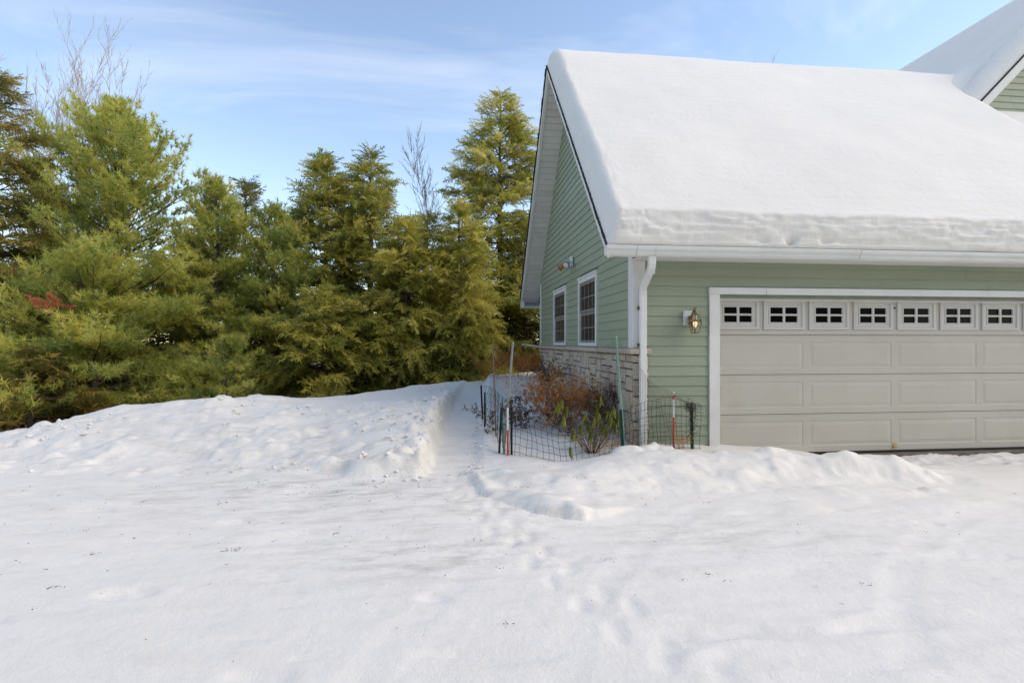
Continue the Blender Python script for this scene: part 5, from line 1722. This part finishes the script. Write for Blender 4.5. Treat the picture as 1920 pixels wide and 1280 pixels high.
clusters = [(1046, 766, 6.75), (1062, 772, 6.85), (1056, 790, 6.6), (1090, 806, 6.5), (1104, 800, 6.7), (1108, 818, 6.45), (1122, 785, 6.7), (1118, 770, 6.9), (1140, 780, 6.6), (1150, 772, 6.55), (1152, 800, 6.45), (1136, 808, 6.5), (1075, 815, 6.5), (1126, 752, 6.9), (1098, 785, 6.75), (1145, 792, 6.75), (1128, 800, 6.8), (1114, 792, 6.6), (1158, 785, 6.6), (1052, 758, 6.9), (1068, 848, 6.26)]
stem_part_pts = []
for ci, (px, py, v) in enumerate(clusters):
    c = lift(px, py - 10, v)
    b0 = np.array([rx, ry, rz - 0.05])
    mid = (b0 + c) / 2 + np.array([gr.normal(0, 0.03), 0.02, -0.06])
    if ci < len(clusters) - 1:
        st.tube([b0, b0 * 0.6 + mid * 0.4, mid, c * 0.5 + mid * 0.5, c], [0.006, 0.005, 0.004, 0.0035, 0.003], 6)
    for k in range(12 if ci < len(clusters) - 1 else 4):
        a_ = 2 * PI * k / 12 + gr.uniform(-0.3, 0.3)
        o = link('leaf', leafs[int(gr.integers(0, 4))], rho)
        tilt = gr.uniform(0.05, 0.38)
        o.rotation_euler = Matrix.Rotation(a_, 3, 'Z').to_euler()
        M_ = Matrix.Rotation(a_, 4, 'Z') @ Matrix.Rotation(-tilt, 4, 'X') @ Matrix.Rotation(gr.uniform(-0.6, 0.6), 4, 'Z')
        o.rotation_euler = M_.to_euler()
        sc_ = gr.uniform(0.8, 1.25)
        o.scale = (sc_, sc_, sc_)
        off = Vector((0, 0, 0)) + Vector((-math.sin(a_), math.cos(a_), 0)) * 0.0
        o.location = Vector(c - base_of(rho)) + Vector((0.012 * math.cos(a_), 0.012 * math.sin(a_), gr.uniform(-0.01, 0.01)))
st.build('stems', MAT['twig_brown'], rho, smooth=True)

# ------------------------------------------------------------------ litter blown over the snow
gl = np.random.default_rng(44)
TR = []
for i in range(520):
    t = gl.random()
    if t < 0.5: u, v = gl.normal(-1.6, 1.8), gl.normal(5.2, 0.9)
    elif t < 0.7: u, v = gl.normal(-3.2, 1.8), gl.normal(7.2, 0.6)
    else: u, v = gl.uniform(-6, 6), gl.uniform(2.0, 6.5)
    if v < 1.6: continue
    x, y = cam2xy(u, v)
    if x > 2.0 and y > 6.3: continue
    z = zat(x, y) + 0.012
    k = 1 if gl.random() < 0.75 else int(gl.integers(3, 9))
    for _ in range(k):
        a_ = gl.uniform(0, PI); ln = gl.uniform(0.004, 0.018) if gl.random() < 0.85 else gl.uniform(0.02, 0.06)
        c = np.array([x + gl.normal(0, 0.03) * (k > 1), y + gl.normal(0, 0.02) * (k > 1), z])
        d_ = np.array([math.cos(a_), math.sin(a_) * 0.6, gl.uniform(-0.1, 0.25)]) * ln
        TR.append(blade(c - d_ / 2, d_, gl.uniform(0.003, 0.007), np.array([0.3, -0.8, 0.5]), gl))
tw = put_tris('needle_crumbs', np.array(TR), MAT['twig_brown'], None, base=(-1, 5, 0))
tag(tw, 'dark needles and bark crumbs scattered over the packed snow', 'litter', kind='stuff')

# loose crumbs of snow thrown up by shovel and plough
gc = np.random.default_rng(66)
ico = [(0, 0, 1)] + [(0.894 * math.cos(k * 2 * PI / 5), 0.894 * math.sin(k * 2 * PI / 5), 0.447) for k in range(5)] + [(0.894 * math.cos((k + 0.5) * 2 * PI / 5), 0.894 * math.sin((k + 0.5) * 2 * PI / 5), -0.447) for k in range(5)] + [(0, 0, -1)]
ifc = [(0, 1 + k, 1 + (k + 1) % 5) for k in range(5)] + [(1 + k, 6 + k, 1 + (k + 1) % 5) for k in range(5)] + [(1 + (k + 1) % 5, 6 + k, 6 + (k + 1) % 5) for k in range(5)] + [(11, 6 + (k + 1) % 5, 6 + k) for k in range(5)]
ico = np.array(ico); ifc = np.array(ifc)
UV = []
while len(UV) < 900:
    t = gc.random()
    if t < 0.55:
        u, v = gc.uniform(-7.6, -1.1), 6.0 + 2.6 * gc.random() ** 1.2
        if fbm(np.array([u * 1.2]), np.array([v * 1.2]), 140, 2)[0] < -0.05: continue
    elif t < 0.86: v = gc.uniform(5.7, 11.0); u = -1.0 - 0.03 * (v - 6) - abs(gc.normal(0, 0.28)) + 0.06
    elif t < 0.94: v = gc.uniform(5.9, 9.0); u = gc.normal(-0.45, 0.08)
    else: continue
    UV.append((u, v))
UV = np.array(UV)
CXs = UV[:, 0] * CY + UV[:, 1] * SY; CYs = -UV[:, 0] * SY + UV[:, 1] * CY
# height of the finished snow surface there
ii = np.clip(np.searchsorted(gx, CXs), 1, len(gx) - 1); jj = np.clip(np.searchsorted(gy, CYs), 1, len(gy) - 1)
CZs = GZ[jj, ii]
TRI = []
for k in range(len(UV)):
    r_ = 0.007 + 0.030 * gc.random() ** 4
    Vv = ico * gc.uniform(0.65, 1.3, (12, 1)) * r_ * np.array([gc.uniform(0.8, 1.6), 1.0, gc.uniform(0.5, 0.9)])
    a_ = gc.uniform(0, 6.28); ca, sa = math.cos(a_), math.sin(a_)
    Vv = Vv @ np.array([[ca, -sa, 0], [sa, ca, 0], [0, 0, 1.0]]).T + np.array([CXs[k], CYs[k], CZs[k] + r_ * 0.25])
    TRI.append(Vv[ifc])
ICO_V = np.concatenate(TRI)
crumb = put_tris('snow_crumbs', np.concatenate(TRI), MAT['clean_snow'], None, base=(-2, 7, 0.3))
tag(crumb, 'loose crumbs of snow strewn over the bank and along the path', 'snow', kind='stuff')
